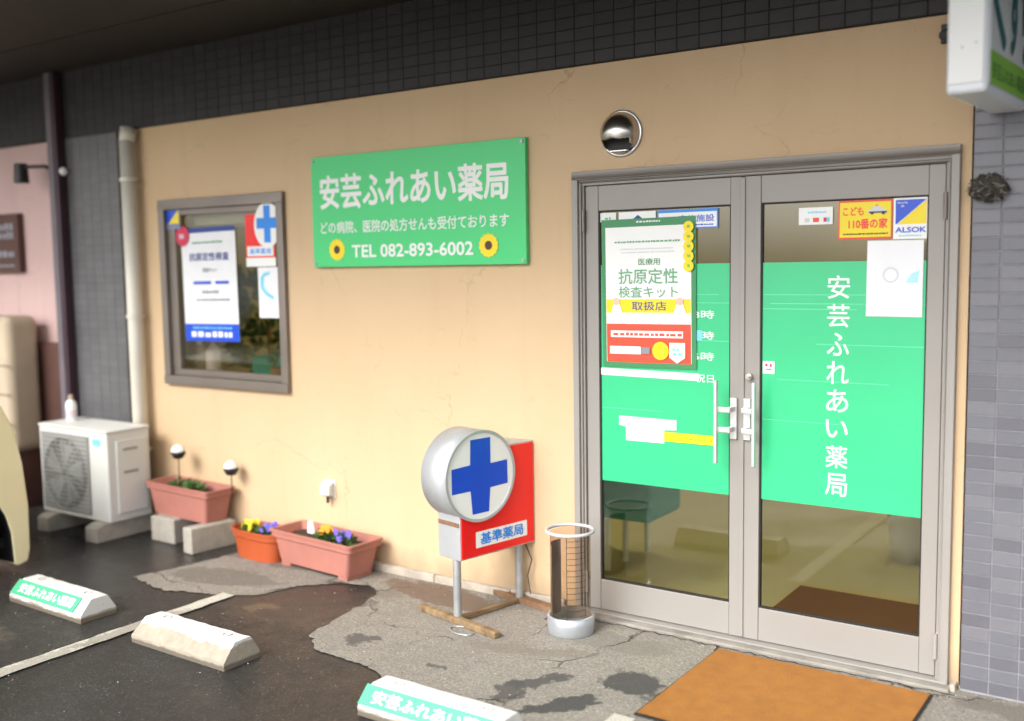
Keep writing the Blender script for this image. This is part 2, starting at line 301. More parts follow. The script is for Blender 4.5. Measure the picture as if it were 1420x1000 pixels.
# ------------------------------------------------------------------ mesh helpers
class MB:
    def __init__(s): s.v = []; s.f = []; s.mi = []
    def add(s, vs, fs, mi=0, M=None):
        o = len(s.v)
        s.v += [tuple(M @ Vector(q)) if M is not None else tuple(q) for q in vs]
        s.f += [tuple(i+o for i in f) for f in fs]; s.mi += [mi]*len(fs); return s
    def box(s, x0, x1, y0, y1, z0, z1, mi=0, M=None):
        vs = [(x, y, z) for z in (z0, z1) for y in (y0, y1) for x in (x0, x1)]
        return s.add(vs, [(0, 2, 3, 1), (4, 5, 7, 6), (0, 1, 5, 4), (2, 6, 7, 3), (0, 4, 6, 2), (1, 3, 7, 5)], mi, M)
    def prism(s, poly, a, b, axis='y', mi=0, M=None):
        """poly of 2D points extruded from a to b along axis"""
        def P(p, t):
            return {'y': (p[0], t, p[1]), 'x': (t, p[0], p[1]), 'z': (p[0], p[1], t)}[axis]
        n = len(poly); vs = [P(p, a) for p in poly]+[P(p, b) for p in poly]
        fs = [tuple(range(n)), tuple(range(2*n-1, n-1, -1))]+[(i, i+n, (i+1) % n+n, (i+1) % n) for i in range(n)]
        return s.add(vs, fs, mi, M)
    def lathe(s, prof, n=32, a0=0, a1=2*math.pi, mi=0, M=None, axis='z'):
        full = abs(a1-a0-2*math.pi) < 1e-6; k = n if full else n+1; vs = []; fs = []
        for (rr, zz) in prof:
            for i in range(k):
                a = a0+(a1-a0)*i/n
                x, y = rr*math.cos(a), rr*math.sin(a)
                vs.append({'z': (x, y, zz), 'y': (x, zz, y), 'x': (zz, x, y)}[axis])
        for j in range(len(prof)-1):
            for i in range(n):
                i2 = (i+1) % k
                fs.append((j*k+i, j*k+i2, (j+1)*k+i2, (j+1)*k+i))
        return s.add(vs, fs, mi, M)
    def cyl(s, p0, p1, rr, n=16, mi=0, r1=None, cap=True):
        p0 = Vector(p0); p1 = Vector(p1); r1 = rr if r1 is None else r1
        q = (p1-p0).to_track_quat('Z', 'Y').to_matrix()
        vs = []; 
        for p, R in ((p0, rr), (p1, r1)):
            for i in range(n):
                a = 2*math.pi*i/n; vs.append(tuple(p+q @ Vector((R*math.cos(a), R*math.sin(a), 0))))
        fs = [(i, (i+1) % n, (i+1) % n+n, i+n) for i in range(n)]
        if cap: fs += [tuple(range(n-1, -1, -1)), tuple(range(n, 2*n))]
        return s.add(vs, fs, mi)
    def ring(s, c, R, rr, n=40, k=10, axis='z', M=None):
        vs = []; fs = []
        for i in range(n):
            a = 2*math.pi*i/n
            for j in range(k):
                b = 2*math.pi*j/k; x = (R+rr*math.cos(b))*math.cos(a); y = (R+rr*math.cos(b))*math.sin(a); z = rr*math.sin(b)
                q = {'z': (x, y, z), 'y': (x, z, y), 'x': (z, x, y)}[axis]; vs.append((c[0]+q[0], c[1]+q[1], c[2]+q[2]))
        for i in range(n):
            for j in range(k): fs.append((i*k+j, ((i+1) % n)*k+j, ((i+1) % n)*k+(j+1) % k, i*k+(j+1) % k))
        return s.add(vs, fs, 0, M)
    def sphere(s, c, R, n=20, k=12, sq=(1, 1, 1), fn=None):
        vs = []; fs = []
        for j in range(k+1):
            t = math.pi*j/k
            for i in range(n):
                a = 2*math.pi*i/n; q = Vector((math.sin(t)*math.cos(a), math.sin(t)*math.sin(a), math.cos(t)))
                m_ = fn(q) if fn else 1; vs.append((c[0]+q.x*R*sq[0]*m_, c[1]+q.y*R*sq[1]*m_, c[2]+q.z*R*sq[2]*m_))
        for j in range(k):
            for i in range(n): fs.append((j*n+i, (j+1)*n+i, (j+1)*n+(i+1) % n, j*n+(i+1) % n))
        return s.add(vs, fs)
    def mesh(s, name, mats, smooth=False):
        me = bpy.data.meshes.new(name); me.from_pydata(s.v, [], s.f)
        for q in (mats if isinstance(mats, (list, tuple)) else [mats]): me.materials.append(q)
        me.polygons.foreach_set('material_index', s.mi)
        bm = bmesh.new(); bm.from_mesh(me); bmesh.ops.remove_doubles(bm, verts=bm.verts, dist=1e-6); bmesh.ops.recalc_face_normals(bm, faces=bm.faces); bm.to_mesh(me); bm.free()
        if smooth: me.shade_smooth()
        return me
    def build(s, name, mats, parent=None, bevel=0, smooth=False, seg=2, auto=False):
        o = bpy.data.objects.new(name, s.mesh(name, mats, smooth)); C.objects.link(o)
        if parent: o.parent = parent
        if bevel:
            b = o.modifiers.new('bevel', 'BEVEL'); b.width = bevel; b.segments = seg; b.limit_method = 'ANGLE'; b.angle_limit = rad(40)
            o.data.shade_smooth(); wn = o.modifiers.new('wn', 'WEIGHTED_NORMAL')
        return o

def B(*a): return MB().box(*a)
def thing(name, label, cat, loc=(0, 0, 0), rz=0, group=None):
    o = bpy.data.objects.new(name, None); C.objects.link(o); o.location = loc; o.rotation_euler = (0, 0, rz)
    o.empty_display_size = .1
    return tag(o, label, cat, group)
def tag(o, label, cat, group=None):
    o['label'] = label; o['category'] = cat
    if group: o['group'] = group
    return o
def struct(o): o['kind'] = 'structure'; return o

# lettering ----------------------------------------------------------------
_tc = {}
def text_geo(s, bold):
    key = (s, bold)
    if key in _tc: return _tc[key]
    cu = bpy.data.curves.new('t', 'FONT'); cu.body = s; cu.size = 1; cu.resolution_u = 3; cu.fill_mode = 'BOTH'
    o = bpy.data.objects.new('t', cu); C.objects.link(o)
    dg = bpy.context.evaluated_depsgraph_get(); me = bpy.data.meshes.new_from_object(o.evaluated_get(dg))
    vs = [(v.co.x, v.co.y) for v in me.vertices]; fs = [tuple(p.vertices) for p in me.polygons]
    bpy.data.objects.remove(o); bpy.data.curves.remove(cu); bpy.data.meshes.remove(me)
    if bold:                      # thicken strokes: shifted copies, each a hair behind the last
        n0 = len(vs); base = list(vs); bf = list(fs); vs = [(a, b, 0) for a, b in base]
        for q in range(8):
            t = math.pi*q/4; vs += [(a+bold*.55*math.cos(t), b+bold*.55*math.sin(t), -(q+1)) for a, b in base]; fs = fs+[tuple(i+n0*(q+1) for i in f) for f in bf]
    else: vs = [(a, b, 0) for a, b in vs]
    x0 = min(v[0] for v in vs); x1 = max(v[0] for v in vs); y0 = min(v[1] for v in vs); y1 = max(v[1] for v in vs)
    vs = [((v[0]-x0)/(x1-x0), (v[1]-y0)/(y1-y0), v[2]*.00003) for v in vs]
    _tc[key] = (vs, fs); return _tc[key]

class Sheet:
    """flat printed surface: local u (right), v (up) plane; layers stand a fraction of a millimetre proud of each other"""
    def __init__(s, origin, U, V, parent, step=.0007, base=0.0):
        s.o = Vector(origin); s.U = Vector(U).normalized(); s.V = Vector(V).normalized(); s.N = s.U.cross(s.V); s.p = parent; s.k = base; s.step = step
    def P(s, a, b, k): return tuple(s.o+s.U*a+s.V*b+s.N*k)
    def poly(s, pts, m_, name='print', th=0):
        s.k += s.step; mb = MB()
        if th: 
            n = len(pts); vs = [s.P(a, b, s.k) for a, b in pts]+[s.P(a, b, s.k+th) for a, b in pts]
            mb.add(vs, [tuple(range(n)), tuple(range(n, 2*n))]+[(i, (i+1) % n, (i+1) % n+n, i+n) for i in range(n)]); s.k += th
        else: mb.add([s.P(a, b, s.k) for a, b in pts], [tuple(range(len(pts)))])
        return mb.build(name, m_, s.p)
    def rect(s, a0, b0, a1, b1, m_, name='print', th=0): return s.poly([(a0, b0), (a1, b0), (a1, b1), (a0, b1)], m_, name, th)
    def disc(s, a, b, R, m_, name='print', n=32, th=0, ry=None, rag=0):
        pts = []
        for i in range(n):
            t = 2*math.pi*i/n; q = R*(1+(rag if i % 2 else -rag)); pts.append((a+q*math.cos(t), b+(ry or R)/R*q*math.sin(t)))
        return s.poly(pts, m_, name, th)
    def text(s, st, a0, b0, a1, b1, m_, bold=.02, name='lettering', flush=False):
        vs, fs = text_geo(st, bold)
        if not flush: s.k += s.step
        return MB().add([s.P(a0+x*(a1-a0), b0+y*(b1-b0), s.k+e) for x, y, e in vs], fs).build(name, m_, s.p)
    def vtext(s, st, a, btop, cw, ch, pitch, m_, bold=.02, name='lettering'):
        s.k += s.step; mb = MB()
        for i, c in enumerate(st):
            vs, fs = text_geo(c, bold); b = btop-i*pitch
            ww, hh = cw, ch
            if c == 'い': hh = ch*.78
            mb.add([s.P(a-ww/2+x*ww, b-ch/2-hh/2+y*hh, s.k+e) for x, y, e in vs], fs)
        return mb.build(name, m_, s.p)
    def lines(s, a0, a1, rows, h, m_, name='fine_print', dash=.02, seed=1, al='c'):
        """blurred small print that cannot be read: rows of short strokes"""
        rn = random.Random(seed); s.k += s.step; mb = MB()
        for b in rows:
            x = a0+(rn.random()*.1)*(a1-a0)
            while x < a1-dash*.5:
                q = dash*rn.uniform(.6, 1.3); h2 = h*rn.uniform(.75, 1)
                mb.add([s.P(x, b, s.k), s.P(min(a1, x+q), b, s.k), s.P(min(a1, x+q), b+h2, s.k), s.P(x, b+h2, s.k)], [(0, 1, 2, 3)]); x += q*1.35
        return mb.build(name, m_, s.p)

# ------------------------------------------------------------------ ground
brown = (.11, .07, .045); dk = (.030, .029, .028)
M_asph = ground_mat('asphalt', (.029, .0275, .026), (.041, .038, .035), ((.24, .21, .19), .8), .62,
    [(-1.25, -.62, .55, .30, .1, (.062, .050, .041), .5, 0), (-1.35, -.75, .10, .05, .5, (.16, .13, .08), .4, 0), (-2.7, -.75, .8, .45, 0, dk, .9, 1), (-3.4, -1.1, 1.0, .5, .2, (.03, .03, .03), .8, 1), (-2.6, -2.0, .7, .35, .3, (.13, .11, .085), .45, 0)], wet=.22)
M_conc = ground_mat('concrete_apron', (.250, .228, .195), (.30, .275, .238), ((.50, .47, .42), .8), .88,
    [(-.72, -.16, .36, .12, -.12, (.135, .088, .060), .85, 0), (-.63, -.85, .10, .05, .6, (.07, .065, .06), .85, 0), (-.17, -.90, .05, .03, .3, (.07, .065, .06), .8, 0),
     (.27, -.80, .13, .05, .9, (.06, .057, .055), .9, 0), (.22, -.93, .05, .12, .2, (.06, .057, .055), .85, 0), (.60, -.62, .14, .11, -.5, (.055, .052, .05), .95, 0), (.45, -.95, .16, .05, .9, (.04, .04, .04), .9, 0),
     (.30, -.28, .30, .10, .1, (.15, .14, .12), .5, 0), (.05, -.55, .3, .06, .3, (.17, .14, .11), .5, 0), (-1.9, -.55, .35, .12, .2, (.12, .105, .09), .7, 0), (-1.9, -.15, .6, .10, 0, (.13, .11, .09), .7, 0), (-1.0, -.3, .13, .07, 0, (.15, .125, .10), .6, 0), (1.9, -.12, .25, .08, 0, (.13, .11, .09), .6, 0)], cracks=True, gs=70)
M_line = ground_mat('line_paint', (.60, .58, .50), (.52, .49, .42), ((.25, .23, .2), .35), .8, [(-1.62, -1.3, .06, .3, 0, (.22, .2, .17), .7, 0), (-1.62, -2.0, .05, .5, 0, (.22, .2, .17), .6, 0)])
struct(MB().add([(-400, -400, 0), (400, -400, 0), (400, 400, 0), (-400, 400, 0)], [(0, 1, 2, 3)]).build('asphalt_ground', M_asph))

def rag_poly(pts, step=.04, amp=.012, z=.004, seed=3, skip=lambda a, b: False):
    rn = random.Random(seed); out = []
    for i, a in enumerate(pts):
        b = pts[(i+1) % len(pts)]; L = math.dist(a, b); n = max(1, int(L/step)) if not skip(a, b) else 1
        for k in range(n):
            t = k/n; j = amp if (k or not skip(a, b)) and not skip(a, b) else 0
            out.append((a[0]+(b[0]-a[0])*t+rn.uniform(-j, j), a[1]+(b[1]-a[1])*t+rn.uniform(-j, j), z))
    return out
ap = [(-2.2, 0.0), (-2.2, -.22), (-2.25, -.55), (-2.32, -.80), (-2.0, -.86), (-1.69, -.76), (-1.5, -.66), (-1.44, -.44), (-1.28, -.29), (-1.12, -.24), (-1.0, -.33),
      (-.96, -.47), (-.88, -.90), (-.72, -1.03), (-.41, -1.05), (-.23, -1.12), (.15, -1.35), (.8, -1.75), (2.6, -1.9), (2.6, 0.0)]
pp = rag_poly(ap, step=.022, amp=.010, skip=lambda a, b: a[1] == 0.0 or (a[1] == 0 and b[1] == 0) or a[0] == 2.6)
from mathutils.geometry import tessellate_polygon
tri = tessellate_polygon([[Vector(p) for p in pp]])
tri = [t if (pp[t[1]][0]-pp[t[0]][0])*(pp[t[2]][1]-pp[t[0]][1])-(pp[t[1]][1]-pp[t[0]][1])*(pp[t[2]][0]-pp[t[0]][0]) > 0 else t[::-1] for t in tri]
me = bpy.data.meshes.new('concrete_apron'); me.from_pydata(pp, [], tri); me.materials.append(M_conc)
o = bpy.data.objects.new('concrete_apron', me); C.objects.link(o); struct(o)
for (x0, x1, y1) in ((-1.675, -1.59, -.73), (.665, .75, -.905)):
    q = rag_poly([(x0, y1), (x0, -7), (x1, -7), (x1, y1)], .05, .004, .008, 5)
    struct(MB().add(q, [tuple(range(len(q)))]).build('painted_parking_line', M_line))

# ------------------------------------------------------------------ building
def wall_holes(mb, x0, x1, z0, z1, holes, y0, th):
    xs = sorted({x0, x1, *[h[0] for h in holes], *[h[1] for h in holes]}); zs = sorted({z0, z1, *[h[2] for h in holes], *[h[3] for h in holes]})
    def ishole(a, b): return any(h[0] <= a < h[1] and h[2] <= b < h[3] for h in holes)
    for i in range(len(xs)-1):
        for j in range(len(zs)-1):
            if ishole(xs[i], zs[j]): continue
            a, b, c, e = xs[i], xs[i+1], zs[j], zs[j+1]
            mb.add([(a, y0, c), (b, y0, c), (b, y0, e), (a, y0, e)], [(0, 1, 2, 3)]); mb.add([(a, y0+th, c), (b, y0+th, c), (b, y0+th, e), (a, y0+th, e)], [(3, 2, 1, 0)])
    for h in holes:
        a, b, c, e = h
        mb.add([(a, y0, c), (a, y0+th, c), (a, y0+th, e), (a, y0, e)], [(0, 1, 2, 3)]); mb.add([(b, y0, c), (b, y0+th, c), (b, y0+th, e), (b, y0, e)], [(3, 2, 1, 0)])
        mb.add([(a, y0, e), (b, y0, e), (b, y0+th, e), (a, y0+th, e)], [(0, 1, 2, 3)]); 
        if c > z0: mb.add([(a, y0, c), (b, y0, c), (b, y0+th, c), (a, y0+th, c)], [(3, 2, 1, 0)])
    return mb
bld = thing('pharmacy_building', 'single storey pharmacy with beige rendered wall, one small window and grey aluminium double doors', 'building')
mb = wall_holes(MB(), -3.375, 1.66, 0, 2.52, [(-.018, 1.625, 0, 2.05), (-2.99, -1.91, .94, 2.055)], 0, .14)
mb.build('wall', M_wall, bld)
# interior shell
mb = MB()
mb.box(-3.4, 2.6, 4.2, 4.3, 0, 2.52); mb.box(-3.5, -3.4, .14, 4.3, 0, 2.52); mb.box(2.6, 2.7, .14, 4.3, 0, 2.52)
mb.build('inner_wall', M_iwall, bld)
B(-3.5, 2.7, .14, 4.3, 2.522, 2.6).build('ceiling', M_iwall, bld)
B(-3.4, 2.6, .0, 4.2, -.1, .012).build('inner_floor', M_ifloor, bld)
# lean skirting along the base of the render
q = MB()
x = -3.13
while x < -.10:
    L = random.uniform(.3, .6); L = min(L, -.06-x); h = random.uniform(.038, .05)
    q.box(x, x+L-.004, -random.uniform(.022, .03), -.001, 0, h); x += L
q.build('plinth', M_plinth, bld, bevel=.006)
B(1.637, 1.657, -.05, -.001, 0, .03).build('plinth', M_plinth, bld, bevel=.004)
for i, (x, y) in enumerate(((.9, 1.6), (-1.2, 1.6), (-2.6, 2.6), (.9, 3.2))):  # unseen glowing panels, added to brighten the interior
    t_ = thing('fill_panel', ('unseen glowing panel added under the ceiling, nearest the double doors', 'unseen glowing panel added under the ceiling, behind the wide green board', 'unseen glowing panel added under the ceiling, behind the small window', 'unseen glowing panel added under the ceiling, farthest back over the counter')[i], 'lamp', (x, y, 2.48), 0, 'fill panels added inside the pharmacy')
    B(-.32, .32, -.32, .32, .0, .04).build('housing', M_white, t_); B(-.30, .30, -.30, .30, -.012, -.001).build('glow_face', M_fill, t_)
rn = random.Random(8); x = .10; mb = MB(); yb = -.088
while x < 1.66:
    x2 = x+rn.uniform(.02, .05); w1, w2 = rn.uniform(.003, .010), rn.uniform(.002, .009); y2 = -.085+rn.uniform(-.012, .012)
    mb.add([(x, yb-w1, .0062), (x2, y2-w2, .0062), (x2, y2, .0062), (x, yb, .0062)], [(0, 1, 2, 3)]); x = x2; yb = y2
o = mb.build('sill_crack', mat('crack_shadow', (.02, .018, .015), .95), bld); o['kind'] = 'stuff'
# ---- window
mb = MB(); X0, X1, Z0, Z1 = -3.0, -1.9, .93, 2.065; t = .055
for bx in ((X0, X1, -.028, .10, Z1-t, Z1), (X0, X1, -.034, .10, Z0, Z0+t), (X0, X0+t, -.028, .10, Z0+t, Z1-t), (X1-t, X1, -.028, .10, Z0+t, Z1-t)): mb.box(*bx)
wf = mb.build('window', M_wframe, bld, bevel=.004)
mb = MB(); a0, a1, c0, c1 = X0+t+.002, X1-t-.002, Z0+t+.002, Z1-t-.002; t2 = .038
for bx in ((a0, a1, 0, .04, c1-t2, c1), (a0, a1, 0, .04, c0, c0+t2), (a0, a0+t2+.03, 0, .04, c0+t2, c1-t2), (a1-t2+.022, a1, 0, .04, c0+t2, c1-t2)): mb.box(*bx)
mb.build('sash', M_wframe, wf, bevel=.003)
B(a0+.01, a1-.005, .016, .022, c0+.01, c1-.01).build('pane', M_glass, wf)
B(X0+.05, X1-.05, .10, .30, Z0+.01, Z0+.035).build('inner_sill', M_iwall, wf)
# ---- door frame
mb = MB()
for (o0, o1, ya, yb, top) in ((-.018, .012, -.032, .0, 2.05), (.012, .022, -.018, .0, 2.02), (.022, .032, -.008, .0, 2.008)):
    R0, R1 = 1.604-o0+.0, 1.604-o1+.0
    R0 = 1.608-o0; R1 = 1.608-o1; tt = 2.05-(o0+.018); tb = 2.05-(o1+.018)*1.25
    mb.box(o0, o1, ya, .10, 0, tb); mb.box(R1, R0, ya, .10, 0, tb); mb.box(o0, R0, ya, .10, tb, tt if o0 < 0 else 2.05-(o0+.018)*1.25)
df = mb.build('door_frame', M_frame, bld, bevel=.0025)
B(.03, 1.578, .03, .055, .006, 1.992).build('door_gap_seal', M_rubber, df)if False else None
B(-.05, 1.64, -.075, .10, 0, .018).build('door_sill', mat('sill_concrete', (.27, .25, .22), .85, 0, .2, 9, .5, 60, grime=.6, gcol=(.13, .115, .095)), bld, bevel=.006)
B(-.016, 1.622, -.036, .09, .0185, .027).build('threshold', M_frame, bld, bevel=.002)
mb = MB(); mb.box(.032, 1.576, .046, .052, 1.985, 1.99)
def leaf(x0, x1, gx0, gx1, hs):
    """aluminium stile-and-rail leaf with one tall pane"""
    gz0, gz1 = .172, 1.873; za, zb = .03, 1.985
    mb = MB(); y0, y1 = .004, .042
    mb.box(x0, gx0, y0, y1, za, zb); mb.box(gx1, x1, y0, y1, za, zb); mb.box(gx0+.0005, gx1-.0005, y0+.002, y1-.002, gz1, zb); mb.box(gx0+.0005, gx1-.0005, y0+.002, y1-.002, za, gz0)
    d_ = mb.build('door', M_frame, bld, bevel=.003)
    mb = MB()
    for bx in ((gx0, gx0+.006, .012, .03, gz0, gz1), (gx1-.006, gx1, .012, .03, gz0, gz1), (gx0+.006, gx1-.006, .012, .03, gz0, gz0+.006), (gx0+.006, gx1-.006, .012, .03, gz1-.006, gz1)): mb.box(*bx)
    mb.build('glazing_gasket', M_rubber, d_)
    B(gx0+.003, gx1-.003, .019, .024, gz0+.003, gz1-.003).build('pane', M_glass, d_)
    B(gx0+.0065, gx1-.0065, .0165, .0185, .641, 1.630).build('green_film', M_green, d_)
    mb = MB()
    for z, a, b in ((1.498, .0, .92), (1.462, .05, 1), (1.44, 0, .6), (1.30, .35, 1), (1.15, .1, .8), (.98, .0, .5)):
        mb.box(gx0+.0075+(gx1-gx0-.015)*a, gx0+.0075+(gx1-gx0-.015)*b, .0160, .0164, z, z+.0016)
    mb.build('film_line', mat('film_line', lin((120, 225, 185)), .4), d_)  # thin pale lines across the film
    return d_
dl = leaf(.035, .783, .099, .731, -1); dr = leaf(.787, 1.572, .862, 1.513, 1)
B(.7765, .797, -.004, .0035, .035, 1.98).build('astragal', M_frame, dl, bevel=.002)
for (dd, xb, xp, sg) in ((dl, .700, .752, 1), (dr, .866, .812, -1)):
    mb = MB(); mb.box(xb-.008, xb+.008, -.082, -.062, .791, 1.143)
    h_ = mb.build('pull_handle', M_handle, dd, bevel=.004)
    mb = MB(); mb.box(xp-.016, xp+.016, -.010, .0035, .888, 1.066); mb.build('handle_plate', M_handle, dd, bevel=.003)
    for z in (1.02, .935):
        mb = MB(); p = [(xp-.010*sg, -.008), (xp+.004*sg, -.010), (xb+.012*sg, -.066), (xb, -.066)]
        mb.box(min(xb, xp-.008*sg), max(xb, xp+.008*sg) if sg > 0 else max(xb, xp), -.066, -.054, z-.012, z+.012)
        mb.box(min(xp-.008, xp+.008), xp+.008, -.0545, -.009, z-.012, z+.012)
        mb.build('handle_arm', M_handle, dd, bevel=.003)
MB().cyl((.822, .003, 1.159), (.822, -.022, 1.159), .014, 20).cyl((.822, -.021, 1.159), (.822, -.034, 1.159), .009, 20).build('lock_cylinder', M_stain, dr, bevel=.001)
for (dd, x, zz) in ((dr, 1.5755, (1.83, .155)), (dl, .0315, (1.83, .155))):
    for z in zz: MB().cyl((x, -.012, z-.05), (x, -.012, z+.05), .0075, 12).build('hinge', M_wframe if z > 1 else M_handle, dd)
# vinyl lettering on the films
s = Sheet((0, .0162, 0), (1, 0, 0), (0, 0, 1), dr, step=.0004)
s.vtext('安芸ふれあい薬局', 1.180, 1.576, .088, .092, .1135, M_white, .012)
s.text('ON', .876, .7, .90, .71, M_white, 0) if False else None
s2 = Sheet((0, .0162, 0), (1, 0, 0), (0, 0, 1), dl, step=.0004)
for tx, z, x0 in (('18時', 1.395, .535), ('18時', 1.305, .535), ('16時', 1.215, .535), ('祝日', 1.120, .570)):
    s2.text(tx, x0, z, .655, z+.036, M_offwhite, .02)
s2.rect(.562, 1.300, .600, 1.345, M_cyan, 'blue_mark')

# ------------------------------------------------------------------ canopy
cn = thing('canopy', 'dark brown flat canopy soffit overhanging the whole shopfront', 'canopy', (0, 0, 2.95))
B(-9, 5, -2.15, .3, .0, .14).build('soffit', M_soffit, cn)
B(-9, 5, -2.25, -2.152, -.02, .55).build('fascia', M_dtile, cn)
mb = MB()
for i in range(2): mb.box(-9, 5, -.6-i*.9, -.594-i*.9, -.004, .001)
mb.build('soffit_seam', M_dgrout, cn)
# diagonal bulkhead board under the soffit
MB().prism([(-4.3, -1.749), (-3.0, -1.749), (-.9, .02-.06), (-1.5, -.06)][:4], -.030, -.0045, 'z').build('drop_panel', M_soffit, cn) if False else None

# ------------------------------------------------------------------ tiles
def tile_mesh(name, w_, h_, d_, m_):
    mb = MB(); c = .0015
    v = [(0, 0, 0), (w_, 0, 0), (w_, 0, h_), (0, 0, h_), (0, -d_+c, 0), (w_, -d_+c, 0), (w_, -d_+c, h_), (0, -d_+c, h_), (c, -d_, c), (w_-c, -d_, c), (w_-c, -d_, h_-c), (c, -d_, h_-c)]
    f = [(8, 9, 10, 11), (4, 5, 9, 8), (5, 6, 10, 9), (6, 7, 11, 10), (7, 4, 8, 11), (0, 1, 5, 4), (1, 2, 6, 5), (2, 3, 7, 6), (3, 0, 4, 7)]
    return mb.add(v, f).mesh(name, m_)
def tiles_at(parent, spots, meshes, rn):
    for i, (x, y, z) in enumerate(spots):
        o = bpy.data.objects.new('tile', rn.choice(meshes)); o.parent = parent
        o.location = (x, y+rn.uniform(-.0006, .0006), z); o.rotation_euler = (rn.uniform(-.004, .004), 0, rn.uniform(-.004, .004)); C.objects.link(o)
def tiles_joined(parent, spots, w_, h_, d_, mats, rn, name='tile_field'):
    mb = MB()
    for (x, y, z) in spots: mb.box(x, x+w_, y-d_, y, z, z+h_, rn.randrange(len(mats)))
    o = mb.build(name, mats, parent); o['kind'] = 'stuff'; return o
rn = random.Random(11)
# right-hand tiled pier
col = thing('tiled_pier', 'grey-blue glazed tile pier to the right of the double doors, under the hanging sign', 'pier', (1.665, 0, 0))
B(.004, .80, -.018, .30, 0, 2.52).build('core', M_grout, col)
tm = [tile_mesh('tile', .096, .046, .0035, q) for q in (M_tile, M_tile, M_tile2, M_tile3)]
sp = [(.004+.1*i, -.0182, .012+.05*k) for k in range(50) for i in range(4)]
tiles_at(col, sp, tm, rn)
tiles_joined(col, [(.004+.1*i, -.0182, .012+.05*k) for k in range(50) for i in range(4, 8)], .096, .046, .0035, [M_tile, M_tile2, M_tile3], rn)
# beam
bm_ = thing('tiled_lintel', 'near-black tiled lintel band running along the top of the beige wall under the canopy', 'lintel', (-9, 0, 2.52))
B(0, 11.6, -.020, .30, .002, .428).build('core', M_dgrout, bm_)
allp = [(.1*i+.002, -.0202, .004+.0535*k) for i in range(116) for k in range(8)]
def key(p): return math.dist((p[0]-9, p[1], p[2]+2.52), (2.4, -4.06, 1.64))
def inview(p):
    X, Z = p[0]-9, p[2]+2.52
    return X < 1.6 and Z < 2.66+(1.55-X)*.155+.02 and X > -4.9
vis = sorted([p for p in allp if inview(p)], key=key)
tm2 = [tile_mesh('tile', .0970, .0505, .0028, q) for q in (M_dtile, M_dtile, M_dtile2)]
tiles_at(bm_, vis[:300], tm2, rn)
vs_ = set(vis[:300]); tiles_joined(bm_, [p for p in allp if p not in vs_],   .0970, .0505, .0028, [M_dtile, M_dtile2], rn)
# left pier
M_lt = mat('grey_tile', (.12, .12, .125), .42, 0, .12, 6, .1, 40, rvar=.1); M_lt2 = mat('grey_tile_b', (.13, .13, .135), .42, 0, .12, 6, .1, 40, rvar=.1)
cl = thing('tiled_pier', 'slate grey tiled pier at the far left, behind the outdoor air conditioner', 'pier', (-3.98, 0, 0))
B(0, .60, -.020, .35, 0, 2.52).build('core', mat('pier_grout', (.11, .11, .112), .9), cl)
tiles_joined(cl, [(.1*i, -.0202, .01+.05*k) for k in range(50) for i in range(6)], .097, .047, .003, [M_lt, M_lt2], rn)

# neighbour shop
nb = thing('neighbouring_shop', 'pale pink rendered shop wall at the far left edge', 'building', (-4.06, 0, 0))
B(-5.0, -.03, .02, .2, 0, 2.52).build('wall', M_pink, nb)
B(-.56, -.04, -.03, .018, 0, 1.15).build('brown_panel', M_brown, nb, bevel=.02)  # plain brown panel on the lower part of the pink wall
pp_ = thing('square_downpipe', 'dark purple square downpipe between the pink wall and slate pier', 'downpipe', (-3.99, -.06, 0))
B(-.05, .012, -.035, .035, 0, 2.95-.005).build('pipe', M_purple, pp_, bevel=.006)
B(.014, .055, -.030, .030, 0, 2.95-.005).build('cover_strip', M_maroon, pp_, bevel=.004)
dp = thing('round_downpipe', 'cream plastic downpipe running down the left end of the beige wall', 'downpipe', (-3.205, -.075, 0))
mb = MB(); mb.cyl((0, 0, 0), (0, 0, 2.44), .046, 20); mb.cyl((0, 0, 2.435), (0, .02, 2.515), .046, 20, r1=.052)
o = mb.build('pipe', M_pipe, dp, smooth=False); o.data.shade_smooth()
for z in (.5, 1.35, 2.2): MB().lathe([(.049, z-.012), (.053, z-.012), (.053, z+.012), (.049, z+.012), (.049, z-.012)], 20).box(-.012, .012, .049, .074, z-.011, z+.011).build('bracket', M_pipe, dp)

# dark sign of the neighbour
sg = thing('shop_sign', 'dark brown square sign with pale lettering on the pink wall', 'sign', (-4.80, 0, 1.636))
B(-.42, .24, -.03, .019, 0, .415).build('board', M_brown, sg, bevel=.006)
s = Sheet((-.42, -.0305, 0), (1, 0, 0), (0, 0, 1), sg)
s.lines(.40, .60, (.30, .24), .05, M_grey, 'lettering', .05, 4); s.lines(.12, .60, (.11,), .045, M_grey, 'lettering', .05, 5); s.lines(.12, .6, (.04,), .02, M_grey, 'fine_print', .02, 6)
# spot lamp at the neighbour
sl = thing('wall_spotlight', 'black spotlight on a curved arm beside the purple downpipe', 'lamp', (-4.13, .0, 2.31))
mb = MB(); mb.cyl((.06, -.01, 0), (.06, -.10, .03), .012); mb.cyl((.06, -.10, .03), (-.10, -.16, .03), .012); mb.build('arm', M_plastic_b, sl)
MB().cyl((-.12, -.16, .055), (-.12, -.16, -.075), .042, 20, r1=.05).build('lamp_head', M_plastic_b, sl, bevel=.006)
MB().cyl((.06, .018, 0), (.06, -.02, 0), .04, 20).build('wall_plate', M_plastic_b, sl)
so_ = MB().sphere((0, 0, 0), .028).cyl((0, 0, 0), (0, .03, 0), .01).build('small_globe_lamp', M_white, smooth=True); so_.location = (-3.925, -.055, 2.30)
tag(so_, 'tiny white globe on the top of the left slate pier next to the spotlight', 'lamp')
